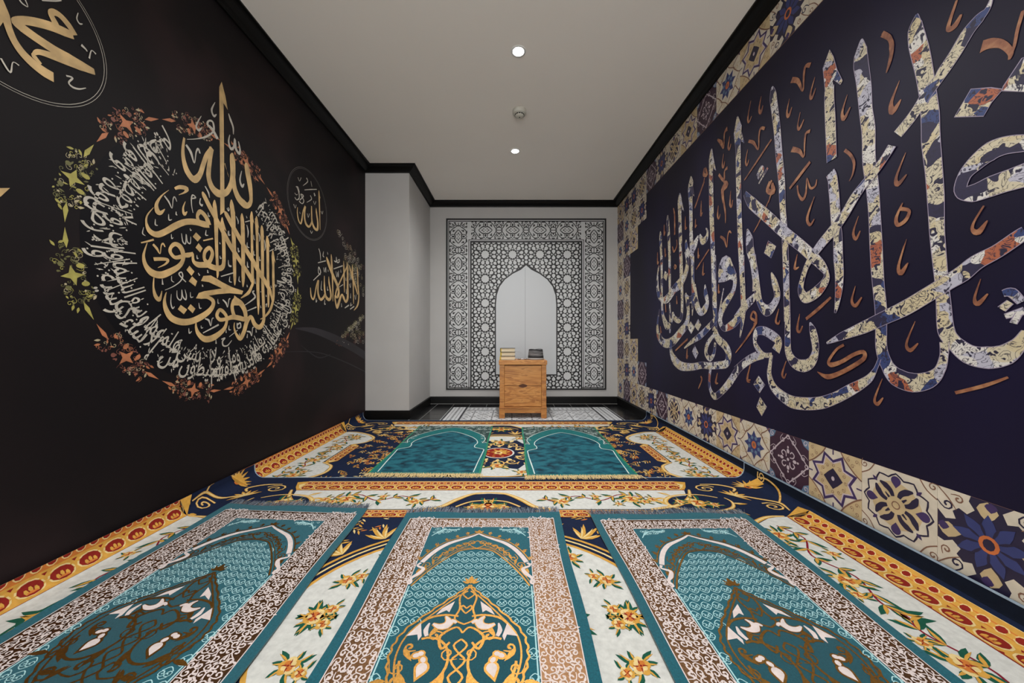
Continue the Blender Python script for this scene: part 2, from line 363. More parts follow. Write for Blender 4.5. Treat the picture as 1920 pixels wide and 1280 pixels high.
# traced lettering: wall coordinates in millimetres (along wall, height, stroke width)
Lgold = '''P1902,2233 1886,2193 1888,1992 1892,1726 1893,1510 1921,1538 1919,1739 1916,2009 1914,2126 1943,2107 1927,2171;
1685,1805,10 1678,1751,15 1681,1701,21 1700,1651,32 1736,1629,34 1768,1667,25 1788,1728,24 1807,1784,23 1839,1842,17;
1837,1839,28 1829,1783,23 1821,1723,26 1820,1678,28 1838,1638,36 1869,1621,43 1904,1629,36 1940,1658,29 1966,1713,28 1977,1766,35 1975,1835,39 1973,1867,33 1975,1887,5;
P1924,1804 1919,1801 1953,1735 1941,1753;
1977,1798,27 1981,1743,30 1991,1692,34 2019,1651,43 2060,1634,48 2092,1639,29 2112,1669,26 2113,1705,28 2105,1761,38 2089,1823,42 2079,1867,34 2078,1884,6;
P2076,1882 2113,1807 2099,1833 2082,1854;
1783,1589,6 1792,1572,26 1827,1525,28 1868,1475,28 1911,1422,30 1956,1366,31 2004,1318,29 2053,1271,29 2105,1218,31 2118,1185,8;
1919,1540,6 1933,1525,29 1980,1471,31 2028,1420,32 2079,1365,33 2132,1314,34 2181,1260,35 2233,1210,34 2275,1163,30 2291,1127,18 2299,1093,8;
1855,1576,4 1855,1545,25 1863,1469,28 1865,1381,22 1868,1293,19 1873,1206,16 1873,1184,14 1871,1166,4;
P1855,1576 1876,1495 1865,1514;
1968,1623,5 1971,1590,31 1980,1527,32 1983,1439,28 1987,1347,28 1991,1192,21 1991,1147,4;
P1971,1625 1996,1552 1983,1571;
2044,1574,5 2045,1546,26 2050,1484,30 2052,1388,30 2053,1203,26 2051,1147,5;
P2045,1575 2066,1509 2053,1524;
2120,1613,6 2119,1576,27 2120,1507,20 2122,1407,20 2126,1216,24 2127,1181,20 2115,1155,19 2092,1119,21 2034,1080,4;
P2120,1613 2141,1544 2126,1564;
2159,1598,6 2160,1560,28 2164,1469,22 2166,1367,22 2171,1225,27 2170,1163,26 2174,1063,22 2174,996,4;
P2160,1599 2181,1531 2167,1547;
2207,1558,6 2209,1525,29 2212,1431,27 2214,1233,26 2216,1170,26 2224,1013,24 2224,966,25 2203,928,32 2174,919,30 2143,938,31 2122,972,26 2105,974,23 2079,942,30 2060,888,28 2031,848,28 2001,872,16 1986,909,10 1989,937,4;
P2209,1559 2228,1488 2216,1506;
2253,1506,6 2258,1470,32 2260,1391,25 2262,1241,24 2265,1204,24 2266,1073,17 2263,1049,5;
P2256,1507 2284,1440 2263,1456;
2307,1427,7 2309,1386,29 2311,1321,21 2312,1239,25 2314,1185,23 2312,1114,22 2283,1037,20 2229,985,12 2192,969,3;
P2308,1427 2335,1349 2319,1372;
1636,1540,10 1663,1559,18 1697,1566,21 1684,1543,8 1655,1519,2;
1608,1522,1 1574,1481,6 1552,1436,14 1557,1404,26 1572,1406,15 1589,1428,2;
1539,1416,2 1513,1374,6 1508,1340,9 1522,1308,23 1554,1302,26 1595,1330,25 1638,1368,27 1688,1403,27 1742,1421,30 1788,1426,32 1820,1432,27;
1823,1433,28 1806,1466,25 1774,1484,23 1755,1457,16 1762,1430,21;
1671,1233,19 1638,1221,17 1616,1239,17 1618,1262,14 1638,1283,19 1663,1278,26 1678,1250,23 1676,1214,18 1655,1182,22 1614,1150,28 1572,1127,31 1532,1130,31 1506,1157,19 1498,1191,12 1503,1221,7 1513,1254,2;
1676,1240,18 1706,1249,23 1732,1264,13;
1730,1263,9 1732,1227,17 1755,1214,28 1788,1219,29 1810,1228,30 1793,1254,18 1798,1289,18 1825,1315,21 1842,1291,21 1828,1249,21 1813,1228,32 1848,1219,29 1890,1223,30 1912,1246,24 1915,1305,23 1912,1395,23 1904,1460,26 1904,1501,5;
P1904,1505 1933,1433 1915,1446;
P1746,1371 1728,1345 1755,1328 1775,1354;
P1760,1322 1743,1295 1769,1277 1783,1302;
P1710,1198 1694,1174 1721,1151 1737,1175;
1539,1190,16 1576,1199,15 1603,1201,13 1591,1180,8 1557,1156,2;
1538,1255,10 1554,1241,12 1569,1221,3 1574,1258,5 1583,1270,8 1591,1257,5;
1488,1247,5 1515,1261,7 1541,1276,8;
1788,1342,6 1846,1370,8;
1690,1502,2 1678,1465,9 1684,1439,17 1699,1457,3;
P1725,1149 1707,1122 1743,1103 1753,1130;
P1774,1135 1788,1163 1832,1174 1869,1163 1903,1151 1971,1134 2053,1125 2043,1103 1954,1098 1871,1081 1815,1065 1771,1045 1746,1044 1762,1073 1795,1087 1850,1102 1903,1117 1820,1137;
1771,1057,26 1810,1058,18 1843,1045,23 1845,1019,22 1820,986,27 1771,952,31 1716,928,30 1665,923,32 1620,938,30 1596,971,24 1587,1007,15 1591,1038,7 1596,1054,2;
P1665,1003 1650,981 1681,960 1698,984;
P1716,1012 1700,990 1727,969 1742,992;
1542,1110,4 1540,1068,8 1548,1032,17 1563,1016,19 1572,1032,9 1577,1057,2;
1936,955,18 1892,947,21 1871,968,21 1886,998,18 1908,994,21 1933,968,20 1933,932,17 1913,894,23 1854,853,32 1799,842,32 1761,868,23 1747,901,13 1747,926,4;
1930,952,18 1976,967,28 2024,965,29 2069,963,26 2067,1007,32 2037,1048,36 1994,1067,23 1973,1032,23 1976,999,24 1988,972,24;
P1988,1091 2031,1067 2062,1041 1982,1033 1979,1051;
2858,2056,5 2860,2021,22 2867,1907,18 2876,1742,5;
P2855,2055 2881,1999 2867,2004;
2817,1898,5 2821,1860,21 2839,1796,21 2839,1745,26 2821,1725,20 2786,1733,26 2759,1769,20 2753,1825,18 2751,1888,11;
2759,1779,15 2747,1750,17 2717,1716,15 2680,1723,24 2660,1758,19 2660,1810,15 2668,1856,21;
2668,1856,15 2640,1803,14 2624,1737,17 2609,1704,13 2582,1722,15 2569,1768,11 2571,1810,4;
3568,1585,6 3576,1529,27 3586,1385,27 3605,1292,30 3576,1199,27 3491,1138,5;
3390,1565,7 3417,1528,27 3470,1447,38 3526,1382,31 3576,1307,12;
3457,1583,6 3461,1519,28 3477,1399,31 3484,1202,11;
3352,1587,7 3356,1498,34 3358,1350,34 3358,1248,38 3320,1205,24 3277,1238,35 3247,1263,14 3212,1224,33 3177,1164,37 3149,1138,30 3121,1196,20 3116,1240,11;
3277,1581,5 3283,1513,27 3290,1368,27 3293,1287,10;
2974,1544,10 2999,1507,39 3072,1420,38 3149,1345,38 3183,1294,33 3177,1248,37 3143,1224,19 3127,1247,20 3160,1313,21 3265,1445,18 3352,1551,18;
3051,1586,5 3056,1536,28 3070,1414,26 3078,1279,22 3081,1181,6;
3010,1386,5 3015,1334,23 3035,1273,27 3046,1220,29 3020,1190,26 2979,1196,30 2954,1224,26 2940,1290,24 2938,1378,8;
2944,1223,22 2930,1200,24 2887,1174,22 2854,1196,26 2840,1244,20 2850,1327,19;
2845,1321,16 2822,1272,14 2796,1188,19 2774,1163,15 2748,1187,17 2739,1249,7;
1323,1843,19 1287,1836,31 1247,1831,36 1209,1829,30 1163,1830,29 1126,1834,30 1111,1838,19 1130,1860,22 1163,1883,26 1197,1901,28 1229,1913,29 1257,1923,24;
1264,1929,17 1244,1949,22 1224,1960,21 1207,1958,20 1197,1944,16 1207,1925,20 1214,1913,20;
1068,1882,30 1076,1865,29 1087,1842,25 1095,1812,19 1107,1780,20 1126,1755,25 1152,1740,30 1179,1733,33 1204,1733,32;
1172,1753,8 1156,1764,15 1154,1772,8 1167,1789,16 1200,1803,22 1234,1815,27 1273,1829,32 1321,1841,19;
P1079,1877 1087,1822 1076,1789 1068,1810;
P1068,1298 1079,1300 1099,1309 1079,1274 1068,1265'''
Lsilver = '''1860,2094,2 1839,2040,11 1852,2016,13 1869,2036,3;
1777,1968,2 1749,1903,9 1761,1887,13 1780,1909,3;
1875,1909,20 1844,1939,17 1814,1947,14 1821,1971,7 1844,1980,12 1852,1952,12 1844,1926,8 1804,1879,9 1747,1835,4 1698,1805,2;
1947,2091,4 1961,2065,16 1979,2034,13 1981,1995,4;
1956,1978,4 1948,1937,11 1961,1905,17 1982,1923,11 1991,1975,11 1997,1927,19 2021,1909,16 2029,1935,13 2017,1976,6;
1693,1776,12 1718,1753,16 1737,1710,4 1747,1769,7 1759,1792,10 1768,1774,9;
2041,1819,3 2028,1760,12 2044,1731,18 2060,1753,4;
1797,1623,6 1817,1599,10 1824,1574,2;
1773,1551,2 1766,1523,6 1778,1515,8 1784,1526,2;
2001,1542,3 2016,1521,9 2016,1502,3;
2082,1519,4 2093,1483,10 2089,1447,3;
2085,1417,3 2085,1392,8 2102,1391,3;
2178,1502,4 2189,1477,9 2185,1450,3;
2229,1473,4 2237,1438,9 2231,1405,3;
2066,1531,4 2105,1552,6;
2076,1571,3 2082,1559,7;
2275,1413,5 2303,1431,7;
2136,1476,3 2138,1452,7 2145,1448,3;
2013,1367,3 2019,1345,9 2028,1352,2;
2139,1381,3 2139,1356,9 2151,1359,2;
2185,1357,3 2187,1334,9 2197,1339,2;
2085,1303,3 2087,1274,8 2099,1271,2;
1945,1280,2 1950,1249,8 1968,1248,3;
1887,1361,5 1891,1353,7;
1889,1290,3 1892,1277,8 1900,1281,2;
1936,1563,6 1945,1552,7 1950,1563,5 1942,1569,5;
1895,1180,5 1980,1216,7;
1945,1441,3 1948,1419,10 1962,1424,2;
1608,1412,2 1610,1386,7 1624,1393,2;
1548,1368,2 1548,1344,7 1559,1344,2;
1499,1317,1 1494,1289,5 1506,1282,2;
1620,1324,2 1622,1304,5 1630,1312,1;
1730,1462,3 1723,1490,5 1721,1526,7 1728,1549,6 1744,1543,7 1723,1529,4;
1587,1487,7 1607,1468,9 1623,1444,2 1628,1488,5 1636,1501,6 1646,1484,4;
1669,1343,2 1676,1305,7 1690,1301,6 1693,1346,4 1699,1312,7 1714,1308,6 1717,1341,3;
1769,1550,2 1767,1524,8 1781,1521,3;
1806,1402,2 1803,1376,8 1818,1378,2;
1946,1281,2 1949,1254,8 1969,1253,3;
1644,1437,2 1644,1423,7 1650,1423,2;
1815,1495,2 1820,1478,8 1828,1483,2;
1714,1381,2 1717,1372,6 1723,1376,1;
1751,1260,2 1753,1244,7 1760,1246,2;
1949,1443,2 1949,1422,9 1960,1423,2;
1758,1172,5 1765,1161,5;
1813,1198,2 1814,1183,9;
1694,1116,5 1669,1135,6 1658,1149,6 1671,1159,6 1677,1141,6 1665,1115,5 1632,1086,4 1591,1062,2;
1648,1069,2 1649,1038,5 1662,1026,6 1671,1036,5 1672,1076,3 1677,1045,6 1692,1031,7 1695,1052,5 1688,1079,2;
1622,1132,2 1622,1111,5 1634,1105,2;
1620,1049,2 1618,1007,5 1626,983,7 1636,993,2;
1716,1071,2 1718,1046,6 1732,1050,2;
1762,1023,2 1767,998,7 1778,999,2;
1707,895,2 1710,871,8 1723,880,3;
1760,1168,5 1767,1161,7;
1577,1111,2 1579,1085,8;
1783,1118,4 1786,1108,8;
1812,1198,3 1815,1185,8;
1877,1057,2 1878,1035,6 1887,1036,2;
1908,1057,6 1930,1041,11 1941,1019,3 1950,1062,6 1960,1068,5;
2085,1011,5 2159,1041,8;
2062,1041,3 2115,1074,8 2149,1103,12 2128,1128,11 2142,1138,5;
1956,1192,2 1953,1164,8 1970,1162,3;
1785,873,5 1881,920,9;
1797,946,6 1819,939,11 1831,911,3 1839,948,5 1849,953,4;
1900,842,6 1924,849,7 1908,831,9 1913,808,9 1941,808,7 1970,836,3;
2006,921,8 2031,937,8 2034,913,9 2012,907,8 2009,936,7;
1953,856,3 2012,895,5;
2082,890,7 2108,886,11 2121,864,4 2128,912,7 2139,915,4;
1775,911,2 1777,898,6 1787,901,2;
1950,919,2 1950,896,8 1964,896,2;
1930,895,2 1930,877,7;
2024,879,2 2024,865,7;
2085,875,3 2082,851,8;
2156,908,3 2159,885,10;
1865,840,3 1866,818,9;
2018,1366,4 2018,1347,9 2027,1352,2;
2088,1296,3 2089,1271,8 2098,1278,2;
2024,1205,2 2021,1180,8 2034,1173,3;
2082,1166,3 2085,1152,8;
2145,1212,3 2148,1182,9;
2195,1143,3 2197,1138,9;
2243,1128,3 2245,1115,8;
2290,1194,3 2294,1179,8;
2334,1207,3 2338,1191,8;
2195,1055,3 2199,1039,9;
2240,1062,6 2251,1071,6 2243,1049,6;
2660,1975,5 2738,2012,8 2826,2051,6;
2578,2032,7 2597,2013,4 2617,2048,6;
2684,2077,9 2700,2056,9 2640,1998,3;
2742,2079,6 2757,2042,6;
2734,1964,9 2751,1942,9 2688,1892,3;
2781,1939,8 2799,1919,4 2817,1951,7;
2790,2007,14 2803,1988,22;
2890,1900,8 2909,1884,4 2919,1911,6;
2696,1810,7 2709,1785,4 2725,1820,5;
2738,1693,7 2751,1675,5 2768,1698,5;
2527,1815,6 2545,1795,4 2556,1822,4;
2597,1787,4 2605,1774,7;
2560,1958,7 2586,1930,12 2592,1887,9 2563,1861,6 2540,1870,8;
2552,1952,4 2578,1959,7 2594,1929,7;
2594,1864,9 2632,1860,5 2652,1892,11 2613,1921,8 2648,1924,10 2601,1874,7;
2541,1902,6 2560,1896,5 2575,1907,3;
2845,1466,7 2964,1509,9;
2856,1584,8 2877,1551,12 2884,1491,5;
2930,1580,4 2920,1541,12 2940,1535,4;
3094,1468,8 3259,1531,11;
2778,1312,7 2827,1348,8 2873,1382,9 2882,1404,14 2854,1434,8 2850,1387,9 2882,1378,8;
2925,1444,5 2940,1410,7 2954,1450,5 2964,1412,9 2964,1457,5;
3132,1454,6 3149,1407,9 3162,1454,4 3177,1412,11 3181,1469,6;
3105,1542,9 3138,1541,12 3143,1584,6 3155,1542,13 3194,1551,10 3200,1575,9 3160,1555,5;
3302,1144,10 3384,1179,14;
3410,1143,10 3498,1179,13;
2901,1330,4 2892,1262,12 2911,1254,4;
2818,1176,4 2818,1146,12 2831,1162,4;
2949,1182,4 2944,1144,14 2964,1146,3;
2989,1298,4 2991,1266,12 3005,1273,3;
3194,1324,6 3265,1358,9;
2999,1443,4 3001,1425,10;
3224,1489,5 3229,1462,12;
2989,1590,5 2999,1571,11;
3235,1181,5 3241,1147,14;
3423,1299,5 3419,1250,16;
3327,1327,5 3333,1281,15;
3404,1447,5 3401,1423,13;
3320,1432,5 3324,1403,13;
3390,1385,10 3414,1352,6 3423,1396,8;
3505,1291,11 3526,1250,6 3540,1302,8;
3430,1208,10 3417,1177,12 3457,1193,9;
3498,1502,5 3540,1519,6;
3526,1469,9 3533,1449,11;
1121,1917,5 1128,1912,5 1140,1914,2 1134,1930,4;
1174,1967,3 1209,1999,4 1224,2017,5;
1272,2017,2 1268,1993,4 1276,1982,6 1285,1989,2;
1281,1909,11 1295,1904,6 1298,1899,4;
1305,1879,5 1312,1914,3 1326,1912,6;
1079,1698,5 1099,1670,5 1105,1706,2 1119,1707,4;
1239,1765,5 1257,1771,5 1246,1746,5 1257,1738,7 1276,1745,5 1296,1763,2'''
Rmosaic = '''3359,1880,10 3355,1815,51 3340,1637,42 3327,1436,41 3331,1327,41;
3202,1979,9 3199,1913,54 3180,1794,49 3164,1594,45 3160,1301,40;
2969,2081,8 2972,2019,70 2969,1884,50 2957,1684,52 2950,1473,45 2943,1269,47;
P2960,2070 2900,1904 2921,1923 2943,1986;
2785,2136,7 2785,2083,71 2792,2033,71 2785,1898,47 2781,1699,49 2772,1552,53 2760,1431,44 2751,1240,38;
P2779,2126 2734,1956 2760,1986 2779,2054;
2495,2197,6 2500,2132,52 2502,2027,46 2500,1907,50 2495,1728,51 2485,1577,47 2477,1428,46 2467,1198,41;
P2495,2194 2441,2015 2464,2038 2490,2127;
2209,2242,5 2205,2156,75 2205,2094,56 2201,2039,46 2197,1829,46 2189,1618,42 2177,1407,44 2162,1224,44 2156,1152,42;
P2208,2236 2148,2041 2169,2063 2197,2141;
2865,1658,8 2858,1601,41 2818,1537,39 2766,1550,74 2716,1589,63 2673,1634,12;
2852,1566,69 2838,1482,47 2845,1416,47 2900,1345,55 2987,1304,77 3063,1287,61;
2655,1635,17 2615,1576,52 2564,1583,45 2548,1626,18 2570,1657,6;
3403,1555,12 3422,1454,32 3422,1340,36;
P3255,1481 3290,1430 3228,1388 3191,1442;
P2371,1391 2325,1397 2281,1370 2238,1286 2226,1209 2281,1235 2344,1229 2410,1235 2414,1299 2400,1353;
2116,1506,4 2097,1436,59 2090,1369,58 2068,1305,49 2054,1229,42 2040,1134,35;
3383,1561,14 3424,1433,39 3397,1293,63 3305,1220,51 3194,1223,82 3079,1280,79 2972,1324,73 2891,1358,58 2843,1444,43 2843,1519,39;
3331,1637,43 3323,1217,36 3305,1083,45 3230,981,77 3158,968,43 3158,905,14;
3163,1597,39 3158,1282,38 3194,1234,47;
3158,1177,23 3147,1009,37;
2947,1544,46 2935,1347,45 2931,1074,36 2982,1009,46 3068,1035,45 3101,1078,27 3135,998,55;
3375,1139,11 3424,1002,33 3397,888,77 3267,815,76 3101,831,84 2951,910,77 2853,973,64 2825,1065,41 2838,1142,45 2872,1222,26;
2872,1212,22 2815,1167,47 2743,1168,64 2717,1227,28;
2752,1150,36 2761,1033,9;
2757,1498,47 2752,1315,43 2743,1195,46;
2717,1273,10 2708,1190,41 2691,1108,66 2641,1050,49 2578,1070,63 2547,1118,37 2570,1180,46 2578,1246,9;
2473,1430,53 2466,1264,49 2459,1084,48 2452,986,37 2459,904,57;
P2410,1310 2390,1362 2325,1378 2264,1334 2223,1258 2219,1213 2276,1238 2338,1242 2390,1235 2410,1271;
2234,1231,36 2238,1187,33 2264,1139,35 2338,1079,51 2390,1013,53 2390,958,39 2351,917,34 2288,930,51 2228,957,56 2172,1004,52 2118,1056,44 2067,1081,40;
2353,1186,5 2384,1092,11 2404,1014,19;
2168,1356,43 2161,1211,42 2155,1081,42 2155,981,33 2185,853,6;
P2788,988 2838,944 2779,891 2726,940;
P2674,1000 2726,949 2674,911 2633,953;
P2726,800 2764,749 2708,697 2671,743;
2891,774,7 2761,831,34 2641,875,51 2517,940,45 2431,992,36;
2459,904,53 2417,847,54 2338,800,57 2300,747,55 2325,685,52 2417,667,48 2517,656,46 2625,653,48 2779,629,55 2951,626,74 3068,669,84 3128,728,54 3135,779,32;
2473,872,25 2547,814,37 2570,746,37 2517,706,37 2466,749,27 2452,823,20;
2510,640,29 2524,563,21 2517,497,27 2466,447,45 2390,482,44 2288,566,52 2194,664,48 2107,719,48 2033,750,44;
2067,1331,44 2052,1239,36 2057,1124,26;
1915,2216,5 1908,2156,46 1881,1974,43 1862,1791,43 1847,1670,41 1840,1525,37 1829,1425,35 1823,1322,37 1818,1209,38 1814,1068,36 1811,934,34;
2114,1505,5 2100,1423,57 2076,1339,50 2048,1225,49 2026,1115,44 2004,1044,40 1953,1002,63 1904,1027,46 1877,1077,39 1897,1149,38 1920,1206,5;
2030,1109,25 2076,1077,47 2134,1045,54 2184,1003,57 2227,972,48;
1565,1580,39 1554,1551,41 1549,1505,44 1544,1456,44 1536,1339,42 1528,1280,39 1526,1195,41 1521,1123,38 1523,1054,31 1533,984,16 1541,954,3;
2139,1730,24 2076,1646,62 1945,1516,60 1829,1397,55 1726,1301,51 1664,1238,49 1611,1181,39 1583,1136,21 1589,1102,35 1628,1064,52 1670,1044,51 1700,1043,47 1723,1083,32 1713,1134,24 1688,1192,26 1652,1235,38 1606,1278,43 1551,1320,47 1501,1364,40 1453,1424,39 1418,1457,33 1375,1489,32 1335,1527,29 1309,1558,30;
P1945,1385 1976,1327 1924,1287 1889,1340;
1918,757,22 1979,755,25 2032,793,31 2053,834,25 2036,886,44 1979,890,46 1911,861,49 1868,828,42 1889,780,56;
1922,757,22 1930,708,22 1937,652,30 1911,589,44 1854,549,52 1781,525,61 1697,530,58 1614,549,53 1539,584,46 1471,628,44 1425,659,35 1393,686,26 1370,724,11 1355,763,9;
1979,749,28 2061,734,43 2150,694,50 2227,644,55;
1810,1049,32 1807,946,33 1807,844,35 1801,772,39 1762,723,52 1708,712,58 1663,734,46 1641,786,32 1646,842,38 1657,885,33 1671,921,3;
P2019,633 2061,579 2011,537 1970,587;
P2007,512 2036,452 1994,409 1956,467;
P1567,2128 1600,2072 1587,1945 1552,1929 1552,1987 1515,1937 1507,1944 1533,2012 1550,2082;
1569,1959,44 1569,1897,45 1564,1805,48 1557,1632,45;
1426,2055,3 1430,2006,49 1430,1965,56 1421,1898,53 1414,1832,53 1408,1748,48 1398,1662,50 1396,1549,48 1383,1438,45 1375,1330,42 1369,1203,45 1365,1120,44 1359,1036,41 1351,953,41 1350,871,39 1348,799,39 1327,738,43 1294,699,64 1244,685,65 1196,700,51 1165,735,27 1153,783,20 1152,828,23;
1231,1975,2 1237,1936,40 1231,1883,49 1221,1829,50 1210,1763,47 1199,1675,45 1192,1590,50 1190,1511,51 1182,1410,46 1176,1309,45 1172,1190,39 1165,1093,36 1160,1030,34 1155,960,37 1148,867,43 1127,827,40 1089,790,55 1047,782,63 1011,793,55 982,826,30 969,859,14;
1292,1590,38 1254,1618,37 1226,1645,36 1195,1680,40 1165,1705,34 1153,1719,39 1123,1751,38 1094,1789,37 1067,1808,32 1048,1819,13 1038,1843,3;
P1085,1607 1125,1548 1056,1507 1041,1535 1016,1557 1041,1579;
P1013,1564 976,1615 963,1611 963,1512 1016,1555;
963,1372,36 1004,1390,46 1041,1392,58 1077,1372,48 1102,1345,34 1109,1304,29 1077,1286,52 1041,1288,59 1004,1289,59 963,1289,65;
1583,822,5 1509,853,31 1418,886,46 1337,920,49 1265,951,52 1200,988,49 1142,1022,47 1106,1043,49 1072,1071,44 1026,1093,38 983,1122,36 969,1129,36;
1014,968,16 997,969,22 977,939,16;
1017,923,19 999,942,15;
1011,902,12 972,915,19;
994,881,13 983,908,13;
2033,1785,13 1999,1816,22 1986,1791,12 2026,1767,12;
1947,1791,12 2019,1735,6'''
Rorange = '''2592,2008,18 2728,1863,16;
3087,1999,13 3063,1918,23 3063,1758,23;
3273,1915,11 3273,1822,25 3249,1845,11;
3422,1697,12 3422,1592,28 3393,1601,9;
3255,1693,11 3249,1622,28 3228,1633,8;
2872,1850,7 2872,1755,25 2845,1753,5;
3103,1667,13 3079,1617,19 3048,1624,15 3017,1658,16 3024,1704,8;
3063,1497,14 3032,1476,19 3055,1459,9 3071,1488,15;
2710,1773,7 2713,1716,22 2691,1722,6;
2632,1883,5 2638,1779,22 2615,1790,6;
2414,1762,4 2424,1702,17 2410,1669,11 2392,1697,5;
2277,1806,4 2285,1723,17 2268,1700,15 2257,1738,5;
2353,1899,11 2321,1863,40 2362,1842,27 2357,1784,19 2334,1681,15 2333,1614,5;
2390,1543,14 2344,1507,21 2318,1450,5 2307,1524,13 2290,1546,13 2271,1529,7;
2673,1539,5 2673,1469,21 2655,1484,6;
2527,1491,11 2703,1384,14;
2598,1414,5 2609,1330,21 2581,1331,4;
3046,751,13 2834,850,18;
2843,775,8 2853,699,27 2830,719,7;
2674,472,8 2625,544,16 2641,569,16;
2424,614,5 2445,547,23 2417,543,5;
2092,692,4 2118,599,15 2092,588,4;
2410,1223,6 2410,1167,19 2393,1172,4;
3242,1175,10 3237,1100,25;
3024,1222,9 3018,1151,21;
3357,976,10 3339,909,31;
1646,1507,3 1685,1425,15 1670,1383,14 1646,1403,5;
1438,1342,2 1460,1283,10 1449,1252,14 1431,1280,4;
1451,1059,2 1465,1000,9 1449,976,14 1424,1008,4;
1746,1263,3 1762,1197,16 1736,1197,5;
1562,1026,11 1628,979,17 1694,938,15;
1916,1636,5 2013,1516,10 2062,1469,5;
1928,1706,22 1949,1668,25 1912,1643,30 1912,1687,17;
2061,933,9 2040,938,20 2040,985,16 2065,1004,13 2083,970,15 2044,938,18 2113,858,13 2227,758,7;
1500,816,12 1535,794,11 1571,744,13 1559,727,22 1511,743,17 1458,775,16 1417,788,16 1413,764,17 1450,734,18 1516,695,19 1578,672,23 1630,690,3;
1865,1003,3 1886,941,14 1868,924,11 1858,942,4;
1732,966,2 1747,893,15 1732,878,13 1715,906,5;
1817,730,3 1844,661,14 1830,641,10 1817,666,4;
2087,698,3 2118,605,18 2087,603,4;
1782,2153,26 1742,2118,21 1712,2048,6 1706,2126,12 1695,2156,16 1669,2140,21;
1644,2065,3 1669,2003,11 1661,1978,15 1640,2010,4;
1485,1871,2 1508,1812,11 1499,1779,19 1472,1810,5;
1347,2002,11 1318,1962,13 1311,1927,18 1315,1881,10 1329,1845,3;
1496,1643,13 1470,1608,12 1455,1567,11 1461,1525,7 1476,1502,2;
1343,2008,11 1320,1970,15 1310,1927,14 1316,1888,11 1330,1844,3;
1286,1783,2 1314,1721,13 1308,1686,26 1281,1711,4;
1120,1916,7 1140,1860,11 1140,1841,14 1125,1839,20 1109,1860,7;
1061,1718,33 1041,1711,26 1016,1687,17 999,1650,13 1002,1632,4 992,1661,7 985,1704,8 974,1746,9;
1265,1509,2 1296,1435,10 1290,1407,19 1262,1429,4;
1275,1332,4 1296,1285,12 1290,1257,14 1265,1266,14 1254,1295,10 1281,1313,14;
1262,1197,2 1288,1107,10 1279,1079,19 1257,1111,3;
1055,1237,5 1077,1197,6 1081,1174,9 1067,1162,19 1047,1190,3;
1270,1176,3 1288,1104,8 1279,1081,19 1258,1110,4;
1450,1056,2 1465,1000,10 1450,978,14 1423,1009,5;
1236,901,2 1263,824,8 1251,799,15 1227,824,4;
1063,1019,2 1077,963,7 1069,945,15 1047,972,4;
1124,666,10 1056,697,11 1004,728,6;
1345,688,2 1373,608,9 1363,588,15 1342,616,4;
2424,2221,10 2381,2174,30 2351,2123,9 2344,2214,13 2312,2228,32;
2105,2028,16 2061,1993,19 2021,1932,6 2016,2006,11 2002,2041,15 1970,2021,17;
1779,1801,26 1733,1767,20 1706,1724,5 1701,1790,9 1694,1830,12 1670,1828,16;
1919,1931,10 2026,1873,14 2142,1811,9;
1670,1682,15 1733,1644,18 1793,1608,12;
2086,2257,4 2112,2177,13 2105,2140,12 2079,2161,5;
1999,2223,3 2016,2163,13 2002,2133,23 1985,2161,5;
1795,2068,3 1812,2011,11 1801,1983,19 1779,2015,4;
1728,1955,4 1743,1900,8 1733,1876,16 1706,1906,5;
2285,2163,4 2303,2108,16 2290,2079,15 2274,2108,5;
2112,1982,4 2131,1922,12 2119,1891,14 2101,1916,4;
2353,2085,4 2367,2020,15 2353,1996,18 2339,2028,5;
1916,1707,14 1950,1668,16 1904,1639,30 1913,1692,13;
1922,1633,10 1941,1595,7;
2410,1973,18 2353,1907,20 2344,1964,11 2312,1971,23;
2316,1874,39 2367,1852,31 2357,1759,16;
1746,1604,9 1738,1556,9 1713,1521,17 1694,1549,11 1689,1615,3 1670,1559,11 1643,1555,11 1634,1582,4;
2587,2106,18 2598,2062,26 2554,2041,25 2575,2101,14;
2587,2033,13 2598,1995,8'''

# ================================================================== THE ROOM
def struct(name, *a, **k):
    return tag(box(name, *a, **k), kind='structure')

floor = struct('floor', XL - 0.1, XR + 0.1, YF - 0.1, YB + 0.1, -0.12, -0.004, M['floor_black'])
tag(floor, 'floor of black glazed tiles with a patterned white tile mat by the niche')
ceiling = struct('ceiling', XL - 0.1, XR + 0.1, YF - 0.1, YB + 0.1, ZC, ZC + 0.1, M['ceiling'])
tag(ceiling, 'plain pale grey painted ceiling')
wall_left = tag(struct('wall_left', XL - 0.1, XL, YF, YS, -0.004, ZC, M['mural_left']), 'black mural wall with gold and silver Arabic calligraphy')
wall_right = tag(struct('wall_right', XR, XR + 0.1, YF, YB, -0.004, ZC, M['mural_right']), 'indigo mural wall with mosaic lettering and a border of painted tiles')
wall_back = tag(struct('wall_back', XS, XR + 0.1, YB, YB + 0.1, -0.004, ZC, M['plaster']), 'plain white back wall behind the niche panel')
wall_column = tag(struct('wall_column', XL - 0.1, XS, YS, YB + 0.1, -0.004, ZC, M['plaster']), 'white square column boxing in the far left corner')

